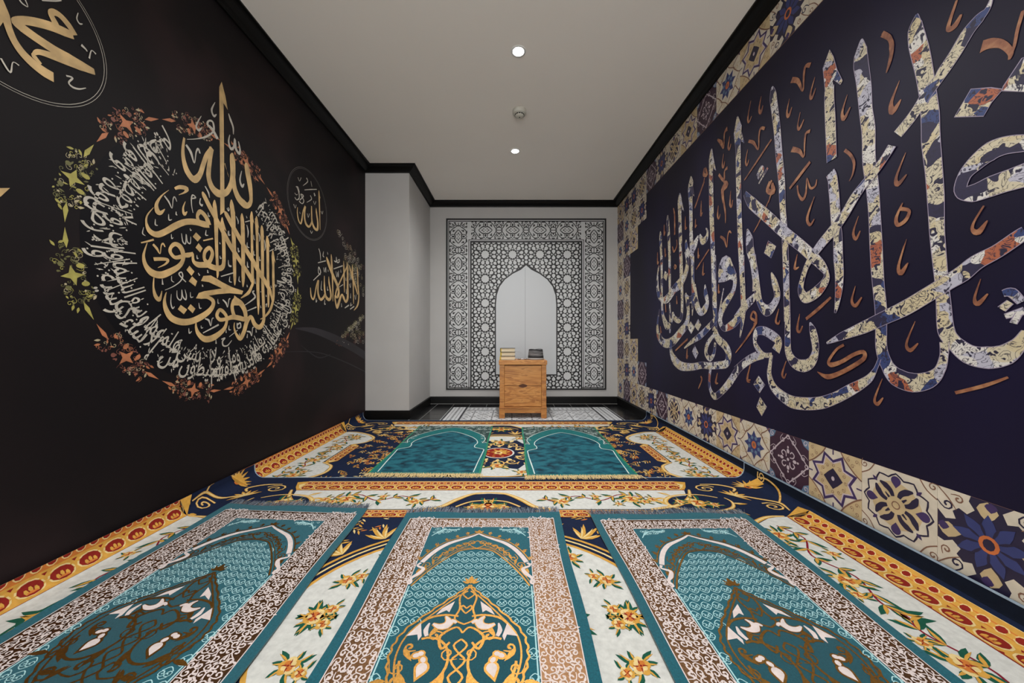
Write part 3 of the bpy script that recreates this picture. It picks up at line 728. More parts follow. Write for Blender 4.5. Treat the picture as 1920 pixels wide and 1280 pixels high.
# black crown moulding: one closed sweep round the room
def sweep_ring(name, corners, prof, mat):
    # corners: (x, y, sx, sy): (sx, sy) points into the room
    bm = bmesh.new(); rings = []
    for (x, y, sx, sy) in corners:
        rings.append([bm.verts.new((x + sx * d, y + sy * d, z)) for d, z in prof])
    n = len(rings)
    for i in range(n):
        a, b = rings[i], rings[(i + 1) % n]
        for j in range(len(prof) - 1): bm.faces.new((a[j], b[j], b[j + 1], a[j + 1]))
    return from_bm(name, bm, mat)
CR = [(0.0, 2.63), (0.012, 2.63), (0.014, 2.642), (0.02, 2.646), (0.034, 2.652), (0.05, 2.662), (0.062, 2.674), (0.068, 2.684), (0.084, 2.686), (0.084, ZC + 0.001)]
crown = sweep_ring('trim_1', [(XL, YF, 1, 1), (XL, YS, 1, -1), (XS, YS, 1, -1), (XS, YB, 1, -1), (XR, YB, -1, -1), (XR, YF, -1, 1)], CR, M['black_trim'])
tag(crown, 'black crown moulding running round the ceiling', kind='structure')
BB = [(0.0, 0.093), (0.008, 0.093), (0.013, 0.086), (0.014, 0.07), (0.014, -0.003)]
def baseboard(name, pts, label):
    bm = bmesh.new(); rings = [[bm.verts.new((x + sx * d, y + sy * d, z)) for d, z in BB] for x, y, sx, sy in pts]
    for a, b in zip(rings, rings[1:]):
        for j in range(len(BB) - 1): bm.faces.new((a[j], b[j], b[j + 1], a[j + 1]))
    tag(from_bm(name, bm, M['black_trim']), label, kind='structure')
baseboard('baseboard_left', [(XL, YS, 0, -1), (XS, YS, 1, -1), (XS, YB, 1, -1)], 'black skirting round the foot of the white column')
baseboard('baseboard_back', [(XS, YB, 1, -1), (XR, YB, -1, -1)], 'black skirting along the back wall')
baseboard('baseboard_right', [(XR, YB, -1, -1), (XR, 3.69, -1, 0)], 'short black skirting on the mural wall beside the tiled floor')

# ------------------------------------------------------------------ floor tiles before the niche
box('grout_bed', XS, XR, 3.4, YB, -0.004, -0.0012, M['grout'], floor)
TP = 0.218
def slab_mesh(name, w, h, base, th, draw=None, sides=True):
    s = Sheet()
    s.rect(-w / 2, w / 2, -h / 2, h / 2, base, 0)
    if draw: draw(s)
    st = 0.0002
    me = bpy.data.meshes.new(name)
    V = [(x, y, th + z * st) for x, y, z in s.v]; F_ = list(s.f); FM = list(s.fm)
    o = len(V); V += [(-w / 2, -h / 2, 0), (w / 2, -h / 2, 0), (w / 2, h / 2, 0), (-w / 2, h / 2, 0)]
    for i, j in ((0, 1), (1, 3), (3, 2), (2, 0)):
        q = {0: o, 1: o + 1, 3: o + 2, 2: o + 3}
        F_.append([q[i], q[j], j, i]); FM.append(0)
    me.from_pydata(V, [], F_)
    for m in s.mats: me.materials.append(M[m])
    me.polygons.foreach_set('material_index', FM); me.update()
    return me
G_ = TP - 0.004
def d_field(s):
    h = G_ / 2
    s.xf = sym4()
    s.star(0, 0, 8, 0.045, 0.03, 'tile_ink', 1); s.star(0, 0, 8, 0.034, 0.02, 'tile_white', 2); s.ell(0, 0, 0.012, 0.012, 'tile_ink', 3)
    s.ring(h, h, 0.06, 0.06, 0.006, 'tile_ink', 1, 20) if False else None
    s.poly([(h, h), (h - 0.045, h), (h, h - 0.045)], 'tile_ink', 1); s.poly([(h, h), (h - 0.03, h), (h, h - 0.03)], 'tile_white', 2)
    s.leaf(0.05, 0.0, 0, 0.05, 0.022, 'tile_ink', 1); s.leaf(0, 0.05, PI / 2, 0.05, 0.022, 'tile_ink', 1)
    s.curl(0.062, 0.055, 0.018, 0.5, 1, 0.006, 'tile_ink', 1)
    s.leaf(0.04, 0.04, PI / 4, 0.03, 0.014, 'tile_ink', 1)
def d_band(s):
    h = G_ / 2
    for y in (-0.09, 0.09): s.rect(-h, h, y - 0.012, y + 0.012, 'tile_ink', 1)
    for x in (-0.08, -0.027, 0.027, 0.08):
        s.leaf(x - 0.02, 0, 0, 0.04, 0.03, 'tile_ink', 1); s.leaf(x - 0.02, 0.045, 0, 0.036, 0.016, 'tile_ink', 1); s.leaf(x - 0.02, -0.045, 0, 0.036, 0.016, 'tile_ink', 1)
me_black = slab_mesh('floor_tile', G_, G_, 'tile_black', 0.003)
me_field = slab_mesh('floor_tile', G_, G_, 'tile_white', 0.003, d_field)
me_band = slab_mesh('floor_tile', G_, G_, 'tile_white', 0.003, d_band)
me_edge = slab_mesh('floor_tile', 0.10, G_, 'tile_black', 0.003)
xs = [-0.765 + TP * k for k in range(-1, 10)]      # left edges; columns 0..8 carry the pattern
for r in range(5):
    y1 = 4.67 - TP * r; yc = y1 - TP / 2
    for k, x in enumerate(xs):
        if x + TP > XR: continue
        col_ = k - 1
        if r == 0 or col_ < 0 or col_ > 8: me, rz = me_black, 0
        elif col_ in (0, 8): me, rz = me_band, PI / 2
        elif r == 1: me, rz = me_band, 0
        else: me, rz = me_field, 0
        o = obj('floor_tile', me, floor); o.location = (x + TP / 2, yc, -0.003); o.rotation_euler = (0, 0, rz)
    o = obj('floor_tile', me_edge, floor); o.location = (-1.037, yc, -0.003)

# ================================================================== LEFT MURAL
def on_left(u, v, h): return (XL + 0.0004 + h, u, v)
EC, EZ = 1.907, 1.24                              # centre of the round emblem on the wall
# --- dark disc and wreath of ornaments
s = Sheet()
s.ell(EC, EZ, 0.63, 0.63, 'void_ink', 0, 64)
s.build('emblem_ground', on_left, wall_left)
s = Sheet()
for k in range(12):
    a = math.radians(14 + 30 * k + 1); ca, sa = math.cos(a), math.sin(a)
    side = abs(ca)
    big, sml, pale = ('w_yellow', 'w_olive', 'w_pale') if side > 0.8 else (('w_orange', 'w_rust', 'w_pale') if side < 0.74 else ('w_orange', 'w_olive', 'w_pale'))
    if ca > 0: pale = big
    def loc(t, r, a=a):
        q = a + t / 0.672
        return EC + (0.672 + r) * math.cos(q), EZ + (0.672 + r) * math.sin(q)
    P = []
    for i in range(8):
        rr = 0.036 if i % 2 == 0 else 0.014
        x, y = loc(rr * math.sin(i * PI / 4), rr * math.cos(i * PI / 4)); P.append((x, y))
    s.poly(P, big, 3)
    for e in (-1, 1):
        x, y = loc(e * 0.034, -0.03); s.ell(x, y, 0.013, 0.009, big, 2.6, 10, a)
        x, y = loc(e * 0.04, 0.026); s.ell(x, y, 0.009, 0.009, sml, 2, 8)
        # spires that link neighbouring ornaments
        P = [loc(e * 0.095, 0), loc(e * 0.122, 0.008), loc(e * 0.168, 0.0), loc(e * 0.122, -0.008)]
        s.poly(P, big, 2)
        for t, r in ((0.098, 0.032), (0.098, -0.032), (0.11, 0.022), (0.085, -0.02)):
            x, y = loc(e * t, r); s.leaf(x, y, R.uniform(0, 6.28), 0.022, 0.009, pale if R.random() < .4 else big, 2)
    for _ in range(90):
        t = R.uniform(-0.105, 0.105); r = R.uniform(-0.047, 0.047)
        if abs(t) < .02 and abs(r) < .025: continue
        x, y = loc(t, r); q = R.random()
        if q < 0.55: s.curl(x, y, R.uniform(0.005, 0.011), R.uniform(0, 6.28), R.choice((-1, 1)), 0.0024, R.choice((sml, sml, big, pale)), 1 + R.random(), 0.9)
        elif q < 0.8: s.leaf(x, y, R.uniform(0, 6.28), R.uniform(0.008, 0.02), 0.006, R.choice((sml, sml, big)), 1 + R.random())
        else: s.ell(x, y, 0.004, 0.004, R.choice((sml, pale)), 1 + R.random(), 7)
s.build('wreath', on_left, wall_left, stuff=True)['label'] = 'wreath of yellow-green and orange ornaments'

# --- ring of small silver script
AR = {}
_cp = 0xFE80
for _c, _n in zip('\u0621\u0622\u0623\u0624\u0625\u0626\u0627\u0628\u0629\u062a\u062b\u062c\u062d\u062e\u062f\u0630\u0631\u0632\u0633\u0634\u0635\u0636\u0637\u0638\u0639\u063a\u0641\u0642\u0643\u0644\u0645\u0646\u0647\u0648\u0649\u064a', '122224242444442222444444444444444224'):
    AR[_c] = (_cp, int(_n)); _cp += int(_n)
def shape_word(w):
    w2 = []; i = 0
    while i < len(w):
        if w[i] == '\u0644' and i + 1 < len(w) and w[i + 1] in '\u0622\u0623\u0625\u0627':
            w2.append((0xFEF5 + 2 * '\u0622\u0623\u0625\u0627'.index(w[i + 1]), 2)); i += 2
        else: w2.append(AR[w[i]]); i += 1
    out = []
    for i, (cp, n) in enumerate(w2):
        prev = i > 0 and w2[i - 1][1] == 4 and n > 1
        nxt = i + 1 < len(w2) and n == 4 and w2[i + 1][1] > 1
        f = 3 if (prev and nxt) else 2 if nxt else 1 if prev else 0
        out.append(chr(cp + f))
    return ''.join(reversed(out))
VERSE = ('لا تأخذه سنة ولا نوم له ما في السماوات وما في الأرض من ذا الذي يشفع عنده إلا بإذنه يعلم ما بين أيديهم وما خلفهم '
         'ولا يحيطون بشيء من علمه إلا بما شاء وسع كرسيه السماوات والأرض ولا يئوده حفظهما وهو العلي العظيم').split()
def word_mesh(t):
    cu = bpy.data.curves.new('word', 'FONT'); cu.body = t; cu.resolution_u = 2; cu.fill_mode = 'FRONT'; cu.offset = 0.004
    o = bpy.data.objects.new('word', cu); COL.objects.link(o)
    dg = bpy.context.evaluated_depsgraph_get(); dg.update()
    me = o.evaluated_get(dg).to_mesh()
    V = [tuple(v.co) for v in me.vertices]; Fc = [list(p.vertices) for p in me.polygons]
    bpy.data.objects.remove(o); bpy.data.curves.remove(cu)
    return V, Fc
words = [word_mesh(shape_word(w)) for w in VERSE]
wd = [max(v[0] for v in V) - min(v[0] for v in V) for V, _ in words]
EM = 0.108
arc = math.radians(292)
need = sum(w * EM / 0.53 for w in wd); squeeze = arc / need
th0 = math.radians(56); s = Sheet()
for i, (V, Fc) in enumerate(words):
    x0 = min(v[0] for v in V); w = wd[i]
    rb = 0.598 if i % 2 == 0 else 0.535
    cen = th0 - w * EM / 0.53 * squeeze / 2
    wide = min(1.0, squeeze * 1.9)
    P = []
    for x, y, _ in V:
        t = cen + ((x - x0) - w / 2) * EM / 0.55 * wide
        r = rb - y * EM * 1.2
        P.append((EC + r * math.cos(t), EZ + r * math.sin(t)))
    s.add(P, Fc, 'silver', 2 + (i % 2))
    th0 -= w * EM / 0.53 * squeeze
for _ in range(700):
    t = math.radians(56) - arc * R.random(); r = R.uniform(0.455, 0.612); x, y = EC + r * math.cos(t), EZ + r * math.sin(t)
    if R.random() < 0.6: s.ell(x, y, 0.0035, 0.0035, 'silver', 1, 6)
    else: s.leaf(x, y, t + R.uniform(-1, 1), R.uniform(0.012, 0.03), 0.004, 'silver', 1)
for k in range(16):
    t = math.radians(48) - arc * (k + R.random() * .5) / 16; r0 = R.uniform(0.45, 0.48)
    s.stroke([(EC + r0 * math.cos(t), EZ + r0 * math.sin(t), .004), (EC + (r0 + .13) * math.cos(t + .05), EZ + (r0 + .13) * math.sin(t + .05), .003)], 'silver', 1, 1)
s.build('script_ring', on_left, wall_left, stuff=True)['label'] = 'ring of small silver Arabic script'

s = Sheet(); load(s, Lgold, 'gold', 4); s.build('gold_calligraphy', on_left, wall_left)['label'] = 'large gold Arabic calligraphy'
s = Sheet(); load(s, Lsilver, 'silver', 3); s.build('silver_vowel_marks', on_left, wall_left, stuff=True)['label'] = 'small silver vowel marks'
s = Sheet()
for r, w in ((0.2478, 0.0016), (0.256, 0.0013)): s.ring(1.107, 1.874, r, r, w, 'silver', 1, 72)
s.build('medallion_ring', on_left, wall_left)
s = Sheet()
for r, w in ((0.263, 0.003), (0.254, 0.002)): s.ring(2.72, 1.885, r, r, w, 'grey_ink', 1, 64)
s.build('medallion_ring', on_left, wall_left)
# reflection streaks low on the mural, painted in as faint paler strokes
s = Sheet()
s.stroke([(2.55, .925, .004), (2.80, .915, .05), (3.10, .86, .07), (3.45, .775, .08), (3.755, .68, .085)], 'reflect_streak', 1, 6)
s.stroke([(2.40, .76, .002), (2.85, .74, .008), (3.30, .64, .010), (3.755, .51, .010)], 'reflect_streak', 1, 6)
s.stroke([(2.62, .80, .002), (2.85, .70, .012), (3.05, .72, .004)], 'reflect_streak', 2, 5)
s.build('reflection_streak', on_left, wall_left)
# lace of curls near the white column
s = Sheet()
for (poly_, n) in ((((3.15, 1.86), (3.76, 1.62), (3.76, 1.30), (3.4, 1.45)), 90), (((3.10, 0.80), (3.76, 0.80), (3.76, 1.12), (3.5, 1.0)), 90)):
    for _ in range(n):
        a, b = sorted((R.random(), R.random())); w0, w1, w2 = a, b - a, 1 - b
        tri = poly_[:3] if R.random() < .5 else (poly_[0], poly_[2], poly_[3])
        x = w0 * tri[0][0] + w1 * tri[1][0] + w2 * tri[2][0]; y = w0 * tri[0][1] + w1 * tri[1][1] + w2 * tri[2][1]
        if x > YS - 0.03: continue
        s.curl(x, y, R.uniform(0.018, 0.034), R.uniform(0, 6.28), R.choice((-1, 1)), 0.004, R.choice(('w_pale', 'silver', 'w_rust' if y > 1.6 or y < .9 else 'w_olive')), 1)
s.build('lace_ornament', on_left, wall_left, stuff=True)

# ================================================================== RIGHT MURAL
def on_right(u, v, h): return (XR - 0.0004 - h, u, v)
s = Sheet(); load(s, Rmosaic, 'mosaic', 3, under='mosaic_edge'); s.build('mosaic_calligraphy', on_right, wall_right)['label'] = 'huge Arabic lettering filled with scraps of patterned tile'
s = Sheet(); load(s, Rorange, 'rust', 4); s.build('rust_vowel_marks', on_right, wall_right, stuff=True)['label'] = 'rust orange vowel marks and strokes'

S_ = 0.2537
def rot4(s):
    s.xf = [None, lambda x, y: (-y, x), lambda x, y: (-x, -y), lambda x, y: (y, -x)]
def t_star(s):
    h = S_ / 2
    rot4(s)
    s.poly([(h, h), (h - .085, h), (h - .07, h - .03), (h - .03, h - .07), (h, h - .085)], 't_sand', 1)
    s.stroke([(h - .09, h, .006), (h - .07, h - .03, .006), (h - .03, h - .07, .006), (h, h - .09, .006)], 't_brown', 2, 3)
    for i in range(3): s.curl(h - .02 - .018 * i, h - .02 - .022 * (i % 2), .009, i, 1, .003, 't_brown', 2)
    s.xf = [None]
    s.star(0, 0, 8, .118, .082, 't_purple', 2, PI / 8); s.star(0, 0, 8, .1, .07, 't_lilac', 3, PI / 8); s.star(0, 0, 8, .092, .064, 't_sand', 4, PI / 8)
    rot4(s)
    for i in range(3): s.curl(.058 * math.cos(i * .5), .058 * math.sin(i * .5), .009, i, -1, .003, 't_brown', 5)
    s.line(h, 0, .105, 0, .006, 't_purple', 2)
    s.xf = [None]
    s.star(0, 0, 4, .046, .034, 't_ink', 6); s.ell(0, 0, .008, .01, 't_lilac', 7, 8)
def t_rose(s):
    s.stroke([((.108 + .008 * math.cos(12 * a)) * math.cos(a), (.108 + .008 * math.cos(12 * a)) * math.sin(a), .006) for a in [2 * PI * i / 48 for i in range(48)]], 't_ink', 2, 1, True)
    s.ell(0, 0, .085, .085, 't_sand', 2, 24)
    rot4(s)
    s.drop(.09, 0, PI, .017, 't_purple', 3, 1.6)
    for e in (-1, 1):
        s.stroke([(.030, e * .010, .012), (.048, e * .018, .018), (.062, e * .036, .022), (.070, e * .056, .006)], 't_ink', 4 + .5 * e, 4)
    s.stroke([(.022, .022, .010), (.036, .036, .004)], 't_ink', 6, 1)
    s.leaf(.066, .066, PI / 4, .024, .012, 't_purple', 3)
    h = S_ / 2
    s.stroke([(h - .05, h, .004), (h - .03, h - .03, .004), (h, h - .05, .004)], 't_brown', 2, 3)
    s.curl(h - .012, h - .012, .014, 1, 1, .005, 't_brown', 2)
    s.xf = [None]
    s.ell(0, 0, .018, .018, 't_sand', 4); s.ring(0, 0, .013, .013, .004, 't_brown', 5, 12)
def t_daisy(s):
    h = S_ / 2
    rot4(s)
    s.poly([(h, h - .004), (h - .004, h), (h - .075, h), (h - .098, h - .022), (h - .088, h - .048), (h - .066, h - .04), (h - .05, h - .056), (h - .06, h - .076), (h - .04, h - .094), (h - .018, h - .08), (h, h - .085)], 't_cream', 1)
    s.curl(h - .05, h - .026, .018, 2, 1, .007, 't_ink', 2); s.curl(h - .024, h - .055, .014, .5, -1, .006, 't_brown', 3)
    s.stroke([(h, h, .003), (h - .03, h - .03, .004), (h - .06, h - .05, .002)], 't_brown', 4, 3)
    s.leaf(h - .002, .004, PI, .06, .05, 't_sand', 1); s.leaf(.004, h - .002, -PI / 2, .03, .03, 't_purple', 1)
    s.xf = [None]
    for i in range(9): s.leaf(0, 0, 2 * PI * i / 9 + .2, .088, .04, 't_blue', 3 + (i % 2) * .7 + .1 * i)
    for i in range(9): s.leaf(.02 * math.cos(2 * PI * i / 9 + .5), .02 * math.sin(2 * PI * i / 9 + .5), 2 * PI * i / 9 + .5, .05, .008, 't_ink', 5.5)
    s.ell(0, 0, .024, .026, 't_orange', 6.5, 12); s.ell(0, 0, .014, .017, 't_ink', 7.5, 10)
def t_lattice(s):
    h = S_ / 2
    rot4(s)
    s.poly([(h, h), (h - .045, h), (h - .03, h - .03), (h, h - .045)], 't_teal', 1); s.curl(h - .018, h - .018, .016, 0, 1, .006, 't_lilac', 2)
    s.stroke([(h - .005, 0, .005), (.07, .055, .007), (.055, .07, .007), (0, h - .005, .005)], 't_lilac', 2, 5)
    s.curl(.095, .035, .018, .6, 1, .005, 't_lilac', 2); s.curl(.035, .095, .018, 1, -1, .005, 't_lilac', 2)
    s.ell(.042, 0, .012, .009, 't_lilac', 2, 8); s.stroke([(.012, .012, .005), (.032, .014, .006), (.04, .03, .006), (.026, .042, .006), (.014, .032, .006)], 't_lilac', 2, 3)
    s.ell(.062, 0, .007, .006, 't_lilac', 2, 6); s.ring(h - .012, 0, .01, .01, .004, 't_lilac', 2, 10)
    s.xf = [None]; s.ell(0, 0, .008, .008, 't_lilac', 3, 8)
def t_blue(s):
    h = S_ / 2
    rot4(s)
    s.stroke([(h, 0, .005), (.1, .02, .006), (.06, .075, .007), (.09, .1, .006), (h, h, .005)], 't_brown', 2, 4)
    s.stroke([(0, h, .005), (.02, .1, .006), (.075, .06, .006)], 't_brown', 2, 4)
    s.curl(h - .03, .05, .02, 1, 1, .006, 't_sand', 2); s.curl(.05, h - .03, .02, 3, -1, .006, 't_sand', 2)
    s.poly([(h, h), (h - .03, h), (h, h - .03)], 't_purple', 1)
    s.xf = [None]
    s.star(0, 0, 8, .085, .052, 't_blue', 3); s.star(0, 0, 8, .06, .04, 't_teal', 4, PI / 8); s.star(0, 0, 8, .05, .03, 't_blue', 5)
    s.ell(0, 0, .02, .022, 't_orange', 6, 12); s.ell(0, 0, .009, .011, 't_brown', 7, 8)
TS = S_ - 0.0015
TM = {k: slab_mesh('tile', TS, TS, b, 0.0008, f) for k, b, f in (('1', 't_cream', t_star), ('2', 't_cream', t_rose), ('3', 't_ink', t_daisy), ('4', 't_plum', t_lattice), ('5', 't_cream', t_blue))}
GRID = {}
for i, c in enumerate('1452541415'): GRID[(0, 9 - i)] = c
for i, c in enumerate('3534223234'): GRID[(1, 9 - i)] = c
for r_, c in ((9, '3'), (8, '2'), (7, '1'), (2, '1'), (1, '5'), (0, '1')): GRID[(2, r_)] = c
for r_, c in ((9, '2'), (8, '3'), (1, '4'), (0, '2')): GRID[(3, r_)] = c
for k, c in enumerate('342531541234'): GRID[(4 + k, 0)] = c
GRID[(4, 0)], GRID[(5, 0)], GRID[(6, 0)], GRID[(7, 0)], GRID[(8, 0)], GRID[(9, 0)], GRID[(10, 0)], GRID[(11, 0)], GRID[(12, 0)], GRID[(13, 0)], GRID[(14, 0)] = '34253154123'
for k, c in enumerate('432145132145'): GRID[(4 + k, 9)] = c
from mathutils import Matrix
RM = Matrix(((0, 0, -1, 0), (-1, 0, 0, 0), (0, 1, 0, 0), (0, 0, 0, 1)))
for (c, r_), d in sorted(GRID.items()):
    o = obj('tile', TM[d], wall_right)
    o.matrix_local = Matrix.Translation((XR - 0.0002, YB - S_ * (c + 0.5), 0.099 + S_ * (r_ + 0.5) + 0.0003 * r_)) @ RM
# pale seam under the tile grid
s = Sheet()
s.rect(YB - 2 * S_, YB - 0.001, .099, .099 + 10 * S_, 't_brown', 0); s.rect(YB - 16 * S_, YB - 2 * S_, .099, .099 + S_, 't_brown', 0); s.rect(YB - 16 * S_, YB - 2 * S_, .099 + 9 * S_, .099 + 10 * S_, 't_brown', 0)
s.build('tile_joints', lambda u, v, h: (XR - 0.00015, u, v), wall_right)
# ================================================================== NICHE PANEL ON THE BACK WALL
# drawn in panel units (1 unit = 1.887 mm), origin top left
PU = 4.711 / 660.0 / 3.765
def on_panel(x, y, h):
    return ((830 - 960 + x / 3.765) * 4.711 / 660.0, -0.012 - h, -(400 - 640 + y / 3.765) * 4.711 / 660.0 + CAM_H)
panel = empty('niche_panel', (0, YB, 0))
tag(panel, 'black and white panel with a pointed niche inside star lattice on the back wall', 'wall panel')
x0, _, z0 = on_panel(24, 1245, 0); x1, _, z1 = on_panel(1155, 35, 0)
box('board', x0, x1, -0.012, -0.0005, z0, z1, M['p_white'], panel)
s = Sheet()
s.frame(24, 1155, 35, 1245, 12, 'p_black', 1); s.frame(40, 1139, 52, 1230, 6, 'p_black', 1)
s.rect(182, 187, 184, 1236, 'p_black', 1); s.rect(993, 998, 184, 1236, 'p_black', 1); s.rect(182, 998, 184, 189, 'p_black', 1)
s.build('frame_lines', on_panel, panel)
# star lattice: black ground with pale openings
s = Sheet(); s.rect(194, 986, 194, 1238, 'p_black', 1); s.build('lattice_ground', on_panel, panel)
s = Sheet(); K = 0.2353; LB = (205, 975, 206, 1234)
_add = s.add; HK = set()
def hole(fn, *a):
    q = Sheet(); getattr(q, fn)(*a)
    P = clip_rect([(v[0], v[1]) for v in q.v], *LB)
    if len(P) < 3: return
    key = (round(sum(p[0] for p in P) / len(P)), round(sum(p[1] for p in P) / len(P)))
    if any((key[0] + a, key[1] + b) in HK for a in (-1, 0, 1) for b in (-1, 0, 1)): return
    HK.add(key)
    if True: _add(P, [list(range(len(P)))], 'p_white', 2)
for i in range(4):
    for j in range(6):
        cx, cy = 300 + 193.3 * i, 290 + 171.4 * j
        hole('star', cx, cy, 12, 132 * K, 104 * K, 'p_white')
        for sx in (-1, 1):
            for sy in (-1, 1):
                def at(dx, dy): return cx + sx * dx * K, cy + sy * dy * K
                for dx, dy, r in ((272, 62, 50), (190, 188, 54), (70, 246, 54)):
                    x, y = at(dx, dy); hole('drop', x, y, math.atan2(cy - y, cx - x), r * K, 'p_white', 1, 1.75)
                for dx, dy in ((172, 0), (150, 86), (86, 150), (0, 172)):
                    x, y = at(dx, dy); hole('star', x, y, 3, 36 * K, 17 * K, 'p_white', 1, math.atan2(y - cy, x - cx))
                for dx, dy in ((190, 285), (315, 168)):
                    x, y = at(dx, dy); hole('star', x, y, 5, 46 * K, 24 * K, 'p_white', 1, math.atan2(y - cy, x - cx))
                x, y = at(292, 258); hole('drop', x, y, math.atan2(sy * 105, sx * 118), 46 * K, 'p_white', 1, 1.5)
                x, y = at(410, 100); hole('drop', x, y, -sy * PI / 2, 52 * K, 'p_white', 1, 1.7)
                x, y = at(410, 218); hole('drop', x, y, sy * PI / 2, 44 * K, 'p_white', 1, 1.6)
                x, y = at(410, 364); hole('star', x, y, 6, 56 * K, 49 * K, 'p_white')
                x, y = at(357, 0); hole('star', x, y, 4, 34 * K, 18 * K, 'p_white')
                x, y = at(105, 364); hole('drop', x, y, PI if sx > 0 else 0, 52 * K, 'p_white', 1, 1.75)
                x, y = at(252, 364); hole('drop', x, y, 0 if sx > 0 else PI, 44 * K, 'p_white', 1, 1.6)
                x, y = at(0, 316); hole('star', x, y, 4, 36 * K, 18 * K, 'p_white')
s.build('lattice_openings', on_panel, panel, stuff=True)
# arabesque band round three sides
s = Sheet()
def arabesque(cx, cy, turn, ends=True):
    def T(sx, sy):
        if turn: return lambda x, y: (cx + sy * y * K, cy + sx * x * K)
        return lambda x, y: (cx + sx * x * K, cy + sy * y * K)
    s.xf = [T(a, b) for a in (-1, 1) for b in (-1, 1)]
    b = 'p_black'
    def SK(P, n): s.stroke([(x, y, w_ * 1.6) for x, y, w_ in P], b, 1 + .05 * len(s.f) % 2, n)
    def LF(x, y, a, l, w_): s.leaf(x, y, a, l * 1.15, w_ * 1.8, b, 1 + (len(s.f) % 17) * .12)
    def CU(x, y, r, a, d, w_): s.curl(x, y, r, a, d, w_ * 1.7, b, 1 + (len(s.f) % 13) * .15)
    SK([(228, 40, 10), (240, 90, 22), (248, 130, 30), (262, 178, 4)], 3)
    SK([(250, 130, 16), (190, 212, 15), (90, 282, 15), (0, 345, 13)], 4)
    SK([(0, 205, 12), (62, 140, 17), (106, 68, 20), (92, 0, 18)], 4)
    SK([(85, 0, 12), (110, 48, 13), (160, 62, 14), (215, 40, 12), (262, 0, 8)], 4)
    LF(112, 0, 0, 84, 34); s.drop(0, 92, PI / 2, 20, b, 1)
    CU(40, 50, 22, 1, 1, 9); s.ell(0, 0, 14, 14, b, 1, 8)
    LF(120, 150, 0.6, 60, 26); LF(150, 130, 1.5, 70, 22); LF(90, 190, -0.3, 46, 18)
    CU(150, 300, 30, 2, 1, 13); LF(180, 262, 0.8, 60, 22); LF(240, 250, 1.4, 80, 22); LF(235, 350, 1.2, 60, 24); LF(200, 330, 2.6, 40, 16)
    SK([(0, 330, 14), (0, 420, 12)], 1); SK([(0, 305, 12), (60, 340, 14), (90, 390, 16), (70, 412, 10)], 3)
    SK([(60, 345, 12), (120, 342, 15), (175, 372, 14), (205, 410, 8)], 3); LF(70, 410, 0, 70, 24); LF(225, 405, 0.2, 46, 18)
for k in range(6):
    for cx in (110.6, 1068.4): arabesque(cx, 1130.7 - 193.5 * k, False)
for cx in (302, 494, 685, 877): arabesque(cx, 118, True)
s.xf = [None]
s.build('arabesque_band', on_panel, panel, stuff=True)
# pointed niche
half = [(0, 352), (46, 384), (104, 422), (158, 462), (196, 512), (216, 572), (222, 640), (222, 1144)]
def arch_pts(inset):
    P = []
    for x, y in half: P.append((x - inset * (1 if x > 0 else 0), y + (inset * 1.5 if x < 60 else inset * .5)))
    P[-1] = (222 - inset, 1144 - inset)
    return [(589 + x, y) for x, y in P] + [(589 - x, y) for x, y in reversed(P[1:])]
s = Sheet(); s.poly(arch_pts(0), 'p_black', 3); s.build('niche_outline', on_panel, panel)
s = Sheet(); s.poly(arch_pts(9), 'p_niche', 4); s.rect(581, 584.5, 384, 1137, 'p_seam', 5); s.build('niche_field', on_panel, panel)

# ================================================================== CEILING FITTINGS
def downlight(x, y, label):
    t = empty('downlight', (x, y, ZC)); tag(t, label, 'downlight', 'recessed ceiling downlights')
    lathe('trim_ring', [(0.034, -0.001), (0.036, -0.004), (0.047, -0.004), (0.049, -0.0005)], M['lamp_ring'], t)
    lathe('lens', [(0.0, -0.0032), (0.035, -0.003)], M['glow'], t)
    d = bpy.data.lights.new('downlight_beam', 'SPOT'); d.energy = LAMP_W; d.spot_size = math.radians(165); d.spot_blend = 1.0
    d.shadow_soft_size = 0.035; d.color = (1.0, 0.985, 0.96)
    o = bpy.data.objects.new('downlight_beam', d); COL.objects.link(o); o.parent = t; o.location = (0, 0, -0.012)
names = ['bright round downlight nearer the camera in the ceiling', 'smaller looking round downlight near the back wall', 'round downlight above the front prayer rugs', 'round downlight overhead at the camera', 'round downlight behind the camera']
for (x, y), n in zip(LAMPS, names): downlight(x, y, n)

t = empty('smoke_detector', (0.061, 2.845, ZC)); tag(t, 'round white smoke detector between the two ceiling downlights', 'smoke detector')
lathe('base', [(0.0, 0), (0.054, 0), (0.056, -0.004), (0.055, -0.028), (0.048, -0.034), (0.0, -0.034)], M['plastic'], t)
lathe('chamber', [(0.036, -0.034), (0.036, -0.044), (0.03, -0.052), (0.018, -0.055), (0.0, -0.055)], M['plastic'], t)
lathe('indicator', [(0.006, -0.0545), (0.005, -0.0565), (0, -0.057)], M['plastic_dark'], t, 12)
for k in range(12):
    a = 2 * PI * k / 12; bm = bmesh.new(); add_box(bm, -0.007, 0.007, -0.0015, 0.0015, -0.0045, 0.0035)
    o = from_bm('vent', bm, M['plastic_dark'], t); o.location = (0.0362 * math.cos(a), 0.0362 * math.sin(a), -0.0395); o.rotation_euler = (0, 0, a + PI / 2)

# ================================================================== CARPETS
RW = 0.065
def wrap(X, h):
    """height-aware fold of the carpet up the foot of a side wall"""
    for side, wall in ((1, XR - 0.006), (-1, -(XL + 0.006))):
        d = X * side - (wall - RW)
        if d > 0:
            L = RW * PI / 2
            if d < L:
                a = d / RW; return side * (wall - RW + (RW - h) * math.sin(a)), RW - (RW - h) * math.cos(a)
            return side * (wall - h), RW + (d - L)
    return X, h

